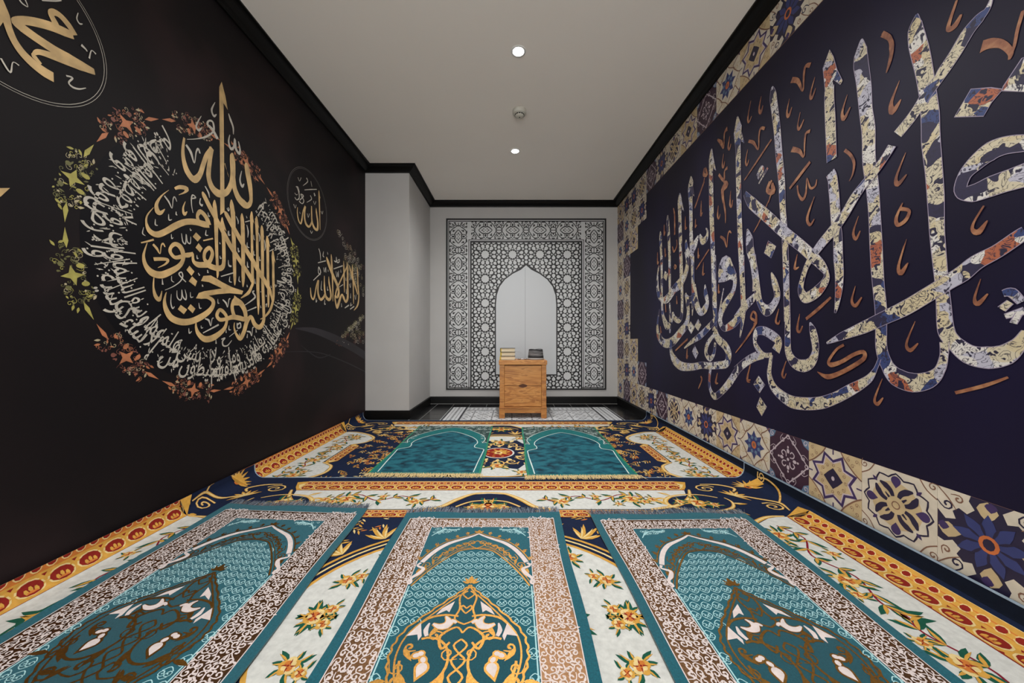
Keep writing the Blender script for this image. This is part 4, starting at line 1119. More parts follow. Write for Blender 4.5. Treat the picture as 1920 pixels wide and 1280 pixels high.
def rose(s, x, y, r, z=4, leaves=6, a0=0.0):
    for i in range(leaves):
        a = a0 + 2 * PI * i / leaves + 0.3 * (i % 2); l = r * (1.3 + 0.55 * (i % 2)); bx, by = x + .6 * r * math.cos(a), y + .6 * r * math.sin(a)
        s.leaf(bx, by, a, l, r * .6, 'c_green', z + .1 * i, .15); s.leaf(bx, by, a + .22, l * .9, r * .22, 'c_gold', z + 1 + .1 * i, .1)
    for i in range(5):
        a = a0 + 2 * PI * i / 5 + .4; s.ell(x + r * .5 * math.cos(a), y + r * .5 * math.sin(a), r * .56, r * .50, 'c_lemon' if i % 2 else 'c_gold', z + 2 + .15 * i, 10, a)
    for i in range(4):
        a = a0 + 2 * PI * i / 4; s.ell(x + r * .34 * math.cos(a), y + r * .3 * math.sin(a), r * .36, r * .32, 'c_orange' if i % 2 else 'c_lemon', z + 3.5 + .15 * i, 9, a)
    for i in range(4):
        a = a0 + 2 * PI * i / 4 + .7; s.leaf(x, y, a, r * .75, r * .16, 'c_red', z + 4.6 + .1 * i, .3)
    s.ell(x, y, r * .24, r * .22, 'c_orange', z + 5.3, 8); s.ell(x + r * .05, y, r * .13, r * .12, 'c_red', z + 6, 6)

def duo(s, P, z=3, a='c_gold', b='c_lemon', sub=5):
    s.stroke(P, a, z, sub); s.stroke([(p[0], p[1], p[2] * .45) for p in P], b, z + 1, sub)

def vine(s, P, z=3, n=9):
    s.stroke([(p[0], p[1], .007) for p in P], 'c_crimson', z, 6)
    Q = spline([(p[0], p[1], 0) for p in P], 8)
    for i in range(1, len(Q) - 1, max(1, len(Q) // n)):
        a = math.atan2(Q[i + 1][1] - Q[i - 1][1], Q[i + 1][0] - Q[i - 1][0])
        for e in (-1, 1):
            l = R.uniform(.045, .075)
            s.leaf(Q[i][0], Q[i][1], a + e * R.uniform(.5, .9), l, .024, 'c_green', z + 1, .2 * e); s.leaf(Q[i][0], Q[i][1], a + e * R.uniform(.45, .6), l * .8, .012, 'c_gold', z + 2, .2 * e)

def band(s, T, L, b0, b1, pitch):
    """ornamental gold band; T maps (along, across) to the sheet; b0 inner side with ovals, b1 outer side with a guilloche"""
    w = b1 - b0; n = max(2, int(L * 2 / pitch)); p = 2 * L / n
    def q(a, b): return T(a, b0 + b * w)
    nn = 24
    def strip(c0, c1, m, z):
        for i in range(nn):
            a0, a1 = -L + 2 * L * i / nn, -L + 2 * L * (i + 1) / nn
            for c in range(6):
                e0, e1 = c0 + (c1 - c0) * c / 6, c0 + (c1 - c0) * (c + 1) / 6
                s.poly([q(a0, e0), q(a1, e0), q(a1, e1), q(a0, e1)], m, z)
    strip(0, 1, 'c_gold', 2); strip(0, .04, 'c_red', 3); strip(.55, .585, 'c_lemon', 3); strip(.95, 1, 'c_lemon', 3); strip(.60, .93, 'c_orange', 3)
    def oval(a, b, ra, rb, m, z, k=12):
        P = [q(a, b)] + [q(a + f * ra * math.cos(2 * PI * i / k), b + f * rb * math.sin(2 * PI * i / k)) for f in (.5, 1) for i in range(k)]
        s.add(P, [[0, 1 + i, 1 + (i + 1) % k] for i in range(k)] + [[1 + i, 1 + k + i, 1 + k + (i + 1) % k, 1 + (i + 1) % k] for i in range(k)], m, z)
    for i in range(n):
        a = -L + p * (i + .5)
        oval(a, .30, p * .47, .245, 'c_lemon', 4); oval(a, .30, p * .40, .205, 'c_red', 7.5)
        for e in (-1, 0, 1): oval(a + e * p * .16, .24 + .05 * (e == 0), p * .07, .09, 'c_gold', 10, 6)
        oval(a, .19, p * .2, .035, 'c_orange', 11, 8)
        s.poly([q(a + p * .5, .10), q(a + p * .58, .04), q(a + p * .42, .04)], 'c_red', 4); s.poly([q(a + p * .5, .46), q(a + p * .6, .55), q(a + p * .4, .55)], 'c_red', 4)
    m2 = n * 2; p2 = 2 * L / m2
    for i in range(m2):
        a = -L + p2 * (i + .5)
        oval(a, .765, p2 * .40, .125, 'c_lemon', 4.5, 9); oval(a, .765, p2 * .31, .095, 'c_red', 6.5, 8)
    # pointed ends
    for e in (-1, 1):
        s.poly([q(e * L, 0), q(e * (L + .03), .35), q(e * (L + .06), .9), q(e * L, 1)], 'c_gold', 2); s.poly([q(e * L, .2), q(e * (L + .03), .6), q(e * L, .8)], 'c_lemon', 3)

def scroll(s, x, y, r, a, d, w=.02, z=5, turns=1.4):
    P = []
    for i in range(16):
        t = i / 15; q = a + d * turns * 2 * PI * t; rr = r * (1 - .85 * t)
        P.append((x + rr * math.cos(q), y + rr * math.sin(q), w * (.45 + .55 * math.sin(PI * min(1, t * 1.2 + .1)))))
    duo(s, P, z, sub=1)
    for i in (1, 4, 7):
        q = a + d * turns * 2 * PI * i / 15; s.leaf(P[i][0], P[i][1], q + d * .7, r * .5, r * .2, 'c_gold', z - 1, .25 * d); s.leaf(P[i][0], P[i][1], q + d * .6, r * .36, r * .1, 'c_lemon', z + 1, .25 * d)

def carpet(label, xc, yc, zb, far):
    t = empty('floral_carpet', (xc, yc, 0)); tag(t, label, 'carpet', 'large floral carpets')
    XM, XN, HL = 1.49 - xc, -1.6245 - xc, 1.08
    def mp(x, y, h):
        x = max(XN, min(XM, x)); X, z = wrap(xc + x, h + zb)
        return (X - xc, y, z)
    # pile
    s = Sheet(); s.rect(XN, XM, -HL, HL, 'c_navy', -3, 420, 4)
    # edges down to the floor at both ends
    s.build('pile', mp, t)
    for y0, y1 in ((HL - .007, HL), (-HL, -HL + .007)): s = Sheet(); s.rect(XN, XM, y0, y1, 'c_bind', 3, 160, 1); s.build('binding', mp, t)
    s = Sheet(); s.rect(XM - .008, XM, -HL, HL, 'c_bind', 3.5, 1, 12); s.build('binding', mp, t)
    s = Sheet(); s.rect(1.552, XM - .008, -HL + .007, HL - .007, 'c_deep', 1, 8, 4); s.build('dark_edge', mp, t)
    # gold bands
    def one_band(T, L, b0, b1, pitch):
        s = Sheet(); band(s, T, L, b0, b1, pitch); s.build('gold_band', mp, t)
    for e in (-1, 1):
        one_band(lambda a, b, e=e: (a, e * b), 1.07, .893, 1.017, .075)
        one_band(lambda a, b, e=e: (e * b, a), .60, 1.408, 1.535, .078)
        for f in (-1, 1): one_band(lambda a, b, e=e, f=f: (f * .52 + a, e * b), .23, .595, .668, .06)
        one_band(lambda a, b, e=e: (e * b, a), .17, 1.105, 1.185, .06)
    # cream panels
    for e in (-1, 1):
        P = [(1.07, .893), (1.04, .80), (.95, .72), (.80, .676), (.34, .676), (.24, .70), (.17, .78), (.09, .84), (0, .85)]
        s = Sheet(); s.poly([(x, e * y) for x, y in P] + [(-x, e * y) for x, y in reversed(P[:-1])], 'c_cream', 1); s.build('cream_panel', mp, t)
        Q = [(1.36, .598), (1.31, .585), (1.17, .50), (1.09, .40), (1.10, .28), (1.195, .21), (1.195, 0)]
        s = Sheet(); s.poly([(e * x, y) for x, y in Q] + [(e * x, -y) for x, y in reversed(Q[:-1])], 'c_cream', 1); s.rect(min(e * 1.36, e * 1.408), max(e * 1.36, e * 1.408), -.6, .6, 'c_cream', 1, 10, 4); s.build('cream_panel', mp, t)
    s = Sheet(); s.ell(0, 0, .585, .455, 'c_cream', 1, 48); s.build('cream_oval', mp, t)
    # outlines, scrollwork and flowers
    s = Sheet(); s.xf = sym4()
    duo(s, [(1.10, .90, .012), (1.05, .80, .022), (.95, .715, .026), (.80, .672, .016)], 3)
    duo(s, [(.34, .672, .014), (.24, .695, .026), (.17, .775, .028), (.09, .845, .02), (0, .862, .014)], 3)
    duo(s, [(.16, .70, .012), (.09, .755, .012), (0, .772, .01)], 3, 'c_gold', 'c_lemon')
    duo(s, [(1.40, .605, .01), (1.30, .592, .02), (1.165, .505, .026), (1.082, .40, .024), (1.10, .275, .02), (1.19, .205, .012)], 3)
    for rx, ry, w, m in ((.59, .46, .013, 'c_gold'), (.617, .487, .009, 'c_lemon'), (.642, .512, .012, 'c_gold')): s.xf = [None]; s.ring(0, 0, rx, ry, w, m, 3, 64)
    s.xf = sym4()
    for a in (.35, .62, .9, 1.15, 1.38): # acanthus crest round the oval
        x, y = .655 * math.cos(a), .53 * math.sin(a); q = math.atan2(y, x)
        for k, l in ((-.7, .10), (-.2, .13), (.3, .12), (.8, .09)): s.leaf(x, y, q + k, l, .022, 'c_gold', 4 + .2 * k, .2); s.leaf(x, y, q + k + .08, l * .8, .009, 'c_lemon', 5, .2)
    # navy lobe with a rose, edged by acanthus, then spirals and palmettes out into the corner
    s.ell(1.075, .742, .165, .085, 'c_navy', 2.5, 24)
    duo(s, [(1.00, .655, .008), (.93, .69, .022), (.905, .745, .026), (.94, .80, .022), (1.02, .835, .012), (1.12, .835, .010), (1.20, .80, .008)], 4)
    duo(s, [(1.03, .66, .006), (1.12, .655, .016), (1.21, .69, .018), (1.245, .75, .012), (1.235, .80, .006)], 4)
    for x, y, a, l in ((.905, .745, 2.6, .09), (.92, .70, 2.1, .08), (.93, .79, 3.0, .08), (.965, .82, 2.2, .07), (1.12, .655, -1.9, .07), (1.2, .68, -1.2, .08), (1.24, .74, -.4, .07)):
        s.leaf(x, y, a, l, .022, 'c_gold', 5, .25); s.leaf(x, y, a + .1, l * .7, .01, 'c_lemon', 6, .25)
    for x, y, rr, a, d, w in ((1.20, .915, .062, .4, 1, .010), (1.42, .70, .055, 2.2, -1, .010), (1.57, .93, .04, 1.0, 1, .008)):
        P = [(x + rr * (1 - .88 * i / 17) * math.cos(a + d * 3.3 * PI * i / 17), y + rr * .8 * (1 - .88 * i / 17) * math.sin(a + d * 3.3 * PI * i / 17), w) for i in range(18)]
        duo(s, P, 5, 'c_gold', 'c_lemon', 1)
    duo(s, [(1.20, .975, .006), (1.30, .965, .016), (1.36, .92, .018), (1.33, .875, .010)], 5); duo(s, [(1.33, .83, .01), (1.40, .79, .018), (1.48, .74, .016), (1.47, .66, .008)], 5)
    duo(s, [(1.48, .74, .010), (1.55, .80, .014), (1.575, .88, .010), (1.56, .96, .006)], 5)
    for k in range(7):                                  # lily
        a = .8 + (k - 3) * .42; s.leaf(1.30, .82, a, .075, .02, 'c_gold', 6 + .2 * k, .1 * (k - 3)); s.leaf(1.30, .82, a, .055, .008, 'c_lemon', 8, .1 * (k - 3))
    for k in range(9):                                  # flame palmette
        a = 1.25 + (k - 4) * .36; s.leaf(1.45, .93, a, .10 - .006 * abs(k - 4), .02, 'c_gold', 6 + .2 * k, .08 * (k - 4)); s.leaf(1.45, .93, a, .07, .009, 'c_lemon', 8.5, .08 * (k - 4))
    s.ell(1.45, .935, .02, .022, 'c_orange', 9, 10); s.ell(1.45, .935, .009, .010, 'c_navy', 10, 8)
    for x, y, a in ((1.08, .60, -.8), (1.17, .585, 2.2), (1.04, .53, -2.0), (.90, .62, -1.2), (.80, .61, .3), (.74, .60, 2.8)):
        for k in (-.6, -.2, .2, .6): s.leaf(x, y, a + k, .085, .016, 'c_gold', 4 + .3 * k, .2); s.leaf(x, y, a + k + .06, .06, .007, 'c_lemon', 5, .2)
    rose(s, 1.06, .74, .042, 6, 8); rose(s, 1.14, .72, .022, 6, 6, .4); rose(s, .98, .755, .022, 6, 6); rose(s, .85, .78, .026, 4, 7, .3)
    # end panel flowers
    vine(s, [(.82, .80, 0), (.70, .84, 0), (.58, .77, 0), (.46, .82, 0), (.34, .76, 0), (.28, .80, 0)], 3, 8)
    rose(s, .74, .785, .04, 4, 7); rose(s, .38, .755, .03, 4, 6, 1); rose(s, .56, .815, .02, 4, 5); rose(s, .80, .755, .022, 5, 6); rose(s, .66, .73, .016, 4, 6)
    rose(s, 0, .70, .045, 4, 8); rose(s, .08, .69, .025, 4, 6)
    # side panel flowers
    vine(s, [(1.30, .52, 0), (1.34, .42, 0), (1.27, .30, 0), (1.32, .18, 0), (1.28, .06, 0), (1.3, 0, 0)], 3, 9)
    rose(s, 1.25, .44, .036, 4, 7); rose(s, 1.27, .16, .034, 4, 7, .7); rose(s, 1.36, .31, .02, 4, 5); rose(s, 1.22, .38, .022, 5, 6); rose(s, 1.24, .09, .02, 5, 6)
    # bouquets on the oval
    rose(s, .47, .0, .029, 4, 7); rose(s, .43, .028, .02, 5, 6, .5); rose(s, .445, .16, .026, 4, 7, .6); rose(s, .405, .18, .018, 5, 5); rose(s, .34, .29, .03, 4, 7, .2); rose(s, .16, .385, .03)
    s.build('floral_scrollwork', mp, t, stuff=True)
    # sprigs of orange leaves on the navy field
    s = Sheet()
    for _ in range(520):
        x = R.uniform(.55, 1.22) * R.choice((-1, 1)) if R.random() < .75 else R.uniform(-.6, .6); y = R.uniform(-.60, .60)
        if (x / .74) ** 2 + (y / .62) ** 2 < 1 or (abs(x) > 1.06 and abs(y) < .5): continue
        if abs(x) > 1.0 and abs(y) > .5: continue
        a = R.uniform(0, 6.28)
        for k in range(5):
            s.leaf(x + .012 * k * math.cos(a), y + .012 * k * math.sin(a), a + (-1) ** k * .7, R.uniform(.024, .042), .009, R.choice(('c_gold', 'c_lemon', 'c_orange', 'c_gold')), 1 + .3 * (k % 3))
    s.build('leaf_sprigs', mp, t, stuff=True)
    # centre medallion: navy lobes, cream scrolls, red disc
    s = Sheet(); s.star(0, 0, 8, .36, .29, 'c_navy', 2, PI / 8); s.ell(0, 0, .30, .31, 'c_navy', 3, 40)
    for k in range(12):
        a = 2 * PI * k / 12; x, y = .20 * math.cos(a), .22 * math.sin(a); d = 1 if k % 2 else -1
        s.xf = [None]; scroll(s, x, y, .05, a + 1, d, .016, 5)
        s.leaf(.14 * math.cos(a), .14 * math.sin(a), a, .06, .03, 'c_lemon', 5); s.leaf(.27 * math.cos(a + .2), .28 * math.sin(a + .2), a + .2, .08, .034, 'c_lemon', 5)
    for k in range(4):
        a = PI / 2 * k; rose(s, .27 * math.cos(a), .27 * math.sin(a), .045, 5, 6)
    s.ell(0, 0, .118, .122, 'c_cream', 6, 28); s.ell(0, 0, .105, .11, 'c_red', 7, 28)
    for k in range(8): s.leaf(.015, .015, 2 * PI * k / 8, .075, .03, 'c_gold', 8); s.ell(.082 * math.cos(2 * PI * (k + .5) / 8), .085 * math.sin(2 * PI * (k + .5) / 8), .012, .012, 'c_orange', 8, 7)
    s.ell(0, 0, .03, .03, 'c_lemon', 9, 10); s.ell(0, 0, .016, .016, 'c_red', 10, 8)
    s.build('medallion', mp, t)
    return t
carpet('navy floral carpet with a red centre disc, farther one reaching the tiled floor', -0.10, 2.61, 0.004, True)
carpet('navy floral carpet with cream panels, nearer one under the three front rugs', -0.12, 1.05, 0.0085, False)

# ================================================================== PRAYER RUGS
def lerp_tab(tab, v):
    for (a, b), (c, d) in zip(tab, tab[1:]):
        if a <= v <= c: return b + (d - b) * (v - a) / (c - a) if c > a else b
    return tab[-1][1] if v > tab[-1][0] else tab[0][1]

def rug_map(c, w, L, zb, ph, amp=1.0):
    (ax, ay), (bx, by), (cx, cy), (dx, dy) = c        # far left, far right, near left, near right
    def mp(x, y, h):
        u, v = x / w + .5, y / L
        X = (ax * (1 - u) + bx * u) * (1 - v) + (cx * (1 - u) + dx * u) * v
        Y = (ay * (1 - u) + by * u) * (1 - v) + (cy * (1 - u) + dy * u) * v
        e = max(0.0, 1 - min(u, 1 - u, v, 1 - v) / .045) * amp
        rip = .0022 * (1 + math.sin(ph * 2 + 13 * v - 9 * u)) * e
        if v < .02: Y += .004 * math.sin(ph * 3 + 14 * u)
        if abs(u - .5) > .44: X += .003 * math.sin(ph + 11 * v)
        return (X, Y, zb + rip + h)
    return mp

def rug_base(t, mp, w, L, m, th):
    nx, ny = 24, 40
    V, F_ = [], []
    for k, hh in ((0, th), (1, 0.0003)):
        for j in range(ny + 1):
            for i in range(nx + 1):
                V.append(mp(-w / 2 + w * i / nx, L * j / ny, hh - (0 if k == 0 else .0)))
    W_ = nx + 1; o = W_ * (ny + 1)
    for j in range(ny):
        for i in range(nx):
            a = j * W_ + i; F_.append([a, a + 1, a + W_ + 1, a + W_])
    rim = [i for i in range(nx + 1)] + [j * W_ + nx for j in range(1, ny + 1)] + [ny * W_ + i for i in range(nx - 1, -1, -1)] + [j * W_ for j in range(ny - 1, 0, -1)]
    for a, b in zip(rim, rim[1:] + rim[:1]): F_.append([a, b, b + o, a + o])
    me = bpy.data.meshes.new('pile'); me.from_pydata(V, [], F_); me.materials.append(M[m]); me.update()
    return obj('pile', me, t)

def fringe(t, mp, w, y, d, ln, mats, n, th):
    s = Sheet()
    for i in range(n):
        x = -w / 2 + w * (i + R.random()) / n; k = R.uniform(-.4, .4) * ln; l = ln * R.uniform(.75, 1.1)
        s.stroke([(x, y, .0022), (x + k * .3, y + d * l * .5, .0026), (x + k, y + d * l, .001)], R.choice(mats), (th * (1.0 if i % 2 else .8)) / Sheet.STEP, 2)
    return s.build('fringe', mp, t, stuff=True)

ARCH_O = [(0, .183), (.03, .205), (.07, .228), (.11, .252), (.145, .288), (.172, .331), (.192, .375)]
ARCH_I = [(0, .29), (.04, .296), (.073, .312), (.126, .377), (.17, .445), (.198, .5), (.21, .56)]
MED = [(0, .497), (.03, .53), (.095, .598), (.163, .678), (.182, .745), (.17, .81), (.13, .89), (.07, .96), (0, 1.01)]
MEDW = sorted([(y, x) for x, y in MED])
def prayer_rug(label, corners, ph, seed):
    rg = random.Random(seed); w, L, th = .715, 1.20, .005
    zb = .0125
    cxm = sum(c[0] for c in corners) / 4; cym = sum(c[1] for c in corners) / 4
    t = empty('prayer_rug', (cxm, cym, 0)); tag(t, label, 'prayer rug', 'front row of teal prayer rugs')
    m0 = rug_map(corners, w, L, zb, ph)
    def mp(x, y, h):
        p = m0(x, y, h); return (p[0] - cxm, p[1] - cym, p[2])
    def mt(x, y, h): return mp(x, y, h + th)
    rug_base(t, mp, w, L, 'r_teal', th)
    fringe(t, mp, w, 0, -1, .05, ('r_fringe', 'r_fringe', 'r_fringe_l'), 420, th); fringe(t, mp, w, L, 1, .05, ('r_fringe', 'r_fringe', 'r_fringe_l'), 420, th)
    xo, xi, yo, yi = w / 2 - .032, w / 2 - .148, .052, .128
    # border band: white scrolls on bronze thread
    s = Sheet()
    s.rect(-xo, xo, yo, yi, 'r_brown', 1, 24, 3); s.rect(-xo, xo, L - yi, L - yo, 'r_brown', 1, 24, 3)
    for e in (-1, 1): s.rect(min(e * xi, e * xo), max(e * xi, e * xo), yi, L - yi, 'r_brown', 1, 4, 36)
    s.build('border_ground', mt, t)
    s = Sheet()
    def loop(x, y, wd, m, z): s.rect(-x, x, y, y + wd, m, z, 20, 1); s.rect(-x, x, L - y - wd, L - y, m, z, 20, 1); s.rect(-x, -x + wd, y, L - y, m, z, 1, 36); s.rect(x - wd, x, y, L - y, m, z, 1, 36)
    loop(xo, yo, .003, 'r_white', 3); loop(xi + .003, yi - .003, .003, 'r_white', 3)
    st = .0212
    for j in range(int(L / st)):
        for i in range(int(w / 2 / st) + 1):
            x = (i + .5) * st; y = (j + .5) * st
            inb = (xi + .010 < x < xo - .010 and yo < y < L - yo) or (x < xo - .01 and (yo + .009 < y < yi - .009 or L - yi + .009 < y < L - yo - .009))
            if not inb: continue
            x += rg.uniform(-.003, .003); y += rg.uniform(-.003, .003)
            a = rg.uniform(0, 6.28); d = 1 if (i + j) % 2 else -1; r = rg.uniform(.0105, .0125)
            for e in (-1, 1):
                s.curl(e * x, y, r, a if e > 0 else PI - a, d * e, .0052, 'r_white', 2 + .3 * (i % 2), 1.1, .9, 9)
                q = rg.uniform(0, 6.28); s.leaf(e * (x + .009 * math.cos(q)), y + .009 * math.sin(q), q, .013, .0065, 'r_white', 3)
    s.build('border_scrolls', mt, t, stuff=True)
    # scalloped spiral lattice inside the arch
    s = Sheet(); P_ = .042
    def inside(x, y): return abs(x) < .2 and y > lerp_tab(ARCH_I, abs(x)) + .006 and y < 1.14 and abs(x) > lerp_tab(MEDW, y) * (1 if .497 < y < 1.01 else 0) + (.006 if .49 < y < 1.02 else -1)
    for j in range(30):
        for i in range(-7, 8):
            x = (i + .5 * (j % 2)) * P_ * .85; y = .29 + j * P_ * .85
            if not inside(x, y): continue
            s.curl(x - .0085, y, .0105, 0.2, 1, .0032, 'r_mint', 2, 1.25, .8, 11); s.curl(x + .0085, y, .0105, PI - 0.2, -1, .0032, 'r_mint', 2.6, 1.25, .8, 11)
            s.stroke([(x - .014, y - .006, .0022), (x, y - .017, .0026), (x + .014, y - .006, .0022)], 'r_mint', 2, 3)
            s.stroke([(x - .012, y + .009, .0018), (x, y + .016, .0022), (x + .012, y + .009, .0018)], 'r_mint', 2.3, 3)
    for e in (-1, 1): s.rect(e * .204 - .002, e * .204 + .002, .50, L - yi - .01, 'r_mint', 2, 1, 20)
    s.build('spiral_lattice', mt, t, stuff=True)
    # arch
    s = Sheet(); s.xf = sym2()
    s.stroke([(x, y, .007 + .011 * min(1, x / .12)) for x, y in ARCH_O], 'r_white', 4, 4)
    s.stroke([(.195, .378, .01), (.203, .395, .008), (.178, .412, .013), (.188, .438, .016), (.207, .462, .01), (.203, .485, .009), (.213, .492, .006)], 'r_white', 4, 4)
    s.ring(.209, .478, .008, .009, .004, 'r_white', 5, 12)
    s.stroke([(x + .012 * min(1, x * 9), y - .012, .005) for x, y in ARCH_O], 'r_gold', 3, 4)
    s.stroke([(x, y, .006) for x, y in ARCH_I[:6]], 'r_gold', 4, 4); s.stroke([(x + .008, y - .007, .003) for x, y in ARCH_I[:6]], 'r_gold', 4, 4)
    s.poly([(.196, .41), (.178, .418), (.176, .44), (.19, .455), (.2, .43)], 'r_gold', 3)
    for k, (x, y) in enumerate(ARCH_O[1:]):
        s.curl(x + .016, y - .026, .009, 1 + k, -1, .005, 'r_gold', 3); s.leaf(x + .012, y - .014, -1.2, .026, .008, 'r_gold', 3)
    for k in range(7):
        q = k / 6; x = .02 + .15 * q; y = (lerp_tab(ARCH_O, x) + lerp_tab(ARCH_I, x)) / 2 + .004
        s.curl(x, y, .017, .5 + k, 1 if k % 2 else -1, .006, 'r_gold', 3, 1.2); s.leaf(x + .008, y + .004, q * 2, .034, .011, 'r_gold', 3)
    s.stroke([(0, .235, .005), (.03, .262, .005), (0, .288, .005)], 'r_gold', 3, 3); s.leaf(0, .182, -PI / 2, .03, .02, 'r_gold', 3); s.leaf(.004, .178, -.9, .024, .009, 'r_gold', 3); s.leaf(.004, .172, -.3, .018, .008, 'r_gold', 3)
    s.build('arch', mt, t)
    for e in (-1, 1):
        s = Sheet(); s.xf = [(lambda x, y, e=e: (e * x, y))]; rg = random.Random(seed + 5)
        for k in range(22):
            q = rg.random() ** .8; x = .195 - .11 * q; y = .143 + rg.random() * .05 * (1 - q * .8)
            s.curl(x, y, .008, rg.uniform(0, 6), rg.choice((-1, 1)), .003, 'r_mint', 2, 1.0, 1, 8)
        s.stroke([(.085, .146, .003), (.11, .152, .007), (.14, .15, .004), (.17, .165, .006), (.195, .2, .003)], 'r_mint', 3, 3)
        s.build('corner_scroll', mt, t)
    # medallion
    s = Sheet()
    s.poly([(x, y) for x, y in MED] + [(-x, y) for x, y in reversed(MED[1:-1])], 'r_tealdark', 3)
    s.xf = sym2(); Q = spline([(x, y, .008) for x, y in MED], 8)
    s.stroke([(x + .003 * math.sin(i * 1.7), y, .006) for i, (x, y, _) in enumerate(Q)], 'r_gold', 5, 1)
    s.stroke([(x * .9, .505 + (y - .505) * .96 + .012, .005) for x, y in MED[1:-1]], 'r_gold', 5, 4)
    for cy_ in (.775,):
        s.stroke([(.088 + .062 * math.cos(a), cy_ + .07 * math.sin(a), .007) for a in [2 * PI * i / 26 for i in range(22)]], 'r_gold', 5, 1)
        s.curl(.15, cy_ + .02, .02, 0, 1, .006, 'r_gold', 6); s.curl(.03, cy_ - .02, .02, 2, -1, .006, 'r_gold', 6); s.leaf(.03, cy_ + .03, 1.2, .06, .02, 'r_gold', 6, .2); s.leaf(.145, cy_ + .03, 2, .06, .02, 'r_gold', 6, .2)
        s.drop(.088, cy_ + .02, 1.3, .02, 'r_gold', 6, 1.9); s.drop(.088, cy_ + .02, 1.3, .014, 'r_white', 7, 1.9)
        for a in (2.2, 3.4): s.ell(.088 + .024 * math.cos(a + 2.6), cy_ - .012 + .012 * math.sin(a), .015, .012, 'r_gold', 6, 9, a); s.ell(.088 + .024 * math.cos(a + 2.6), cy_ - .012 + .012 * math.sin(a), .009, .007, 'r_white', 7, 8, a)
        s.ell(.1, cy_ - .02, .013, .011, 'r_gold', 6, 9); s.ell(.1, cy_ - .02, .008, .007, 'r_white', 7, 8)
    # pair of doves
    s.stroke([(.022, .655, .006), (.034, .648, .012), (.05, .664, .022), (.07, .668, .016), (.09, .658, .004)], 'r_gold', 6, 4, False, .003); s.stroke([(.022, .655, .006), (.034, .648, .012), (.05, .664, .022), (.07, .668, .016), (.09, .658, .004)], 'r_white', 7, 4)
    s.stroke([(.05, .66, .014), (.047, .645, .014), (.058, .63, .003)], 'r_gold', 6, 3, False, .003); s.stroke([(.05, .66, .014), (.047, .645, .014), (.058, .63, .003)], 'r_white', 7.3, 3)
    s.poly([(.04, .57), (.075, .6), (.088, .625), (.06, .607), (.05, .615)], 'r_white', 6); s.poly([(.125, .655), (.155, .70), (.125, .695), (.118, .715), (.112, .70)], 'r_white', 6); s.stroke([(.1, .655, .004), (.105, .68, .014), (.098, .70, .01)], 'r_white', 6, 3)
    s.stroke([(.0, .69, .005), (.02, .67, .006), (.06, .70, .008), (.05, .74, .008), (.03, .72, .006)], 'r_gold', 6, 4); s.stroke([(0, .505, .005), (.026, .55, .006), (.02, .60, .006), (.03, .64, .006), (0, .66, .005)], 'r_gold', 6, 4); s.stroke([(0, .56, .005), (.018, .54, .005), (.004, .525, .005)], 'r_gold', 6, 3)
    s.stroke([(.0, .60, .004), (.012, .588, .006), (.016, .60, .006), (0, .62, .004)], 'r_gold', 6, 3); s.stroke([(.02, .63, .006), (.06, .625, .007), (.11, .64, .008), (.15, .69, .007)], 'r_gold', 5.5, 4)
    for k in range(5): y = .71 + .045 * k; s.stroke([(0, y, .005), (.018, y + .02, .006), (0, y + .045, .005)], 'r_gold', 6, 3)
    for x, y, r, a, d in ((.04, .86, .03, 1, 1), (.1, .88, .026, 3, -1), (.15, .83, .016, 0, 1), (.05, .93, .02, 2, -1), (.075, .70, .018, 4, 1), (.135, .735, .014, 2, -1)): s.curl(x, y, r, a, d, .008, 'r_gold', 6); s.leaf(x + r, y, a, .05, .016, 'r_gold', 5.6, .2)
    s.leaf(.0, .49, -PI / 2, .04, .02, 'r_gold', 5); s.leaf(.004, .488, -1, .032, .01, 'r_gold', 5); s.leaf(.006, .49, -.5, .026, .009, 'r_gold', 5)
    s.build('medallion', mt, t)
prayer_rug('teal prayer rug with bronze scroll border, left of the front three, beside the black wall', ((-1.419, 1.758), (-.7055, 1.712), (-1.405, .565), (-.645, .51)), .3, 11)
prayer_rug('teal prayer rug with gold shining border, middle of the front three', ((-.502, 1.67), (.222, 1.67), (-.486, .47), (.213, .47)), 1.9, 12)
prayer_rug('teal prayer rug with bronze scroll border, right of the front three, beside the tile-edged wall', ((.3686, 1.652), (1.107, 1.665), (.405, .455), (1.065, .465)), 3.7, 13)

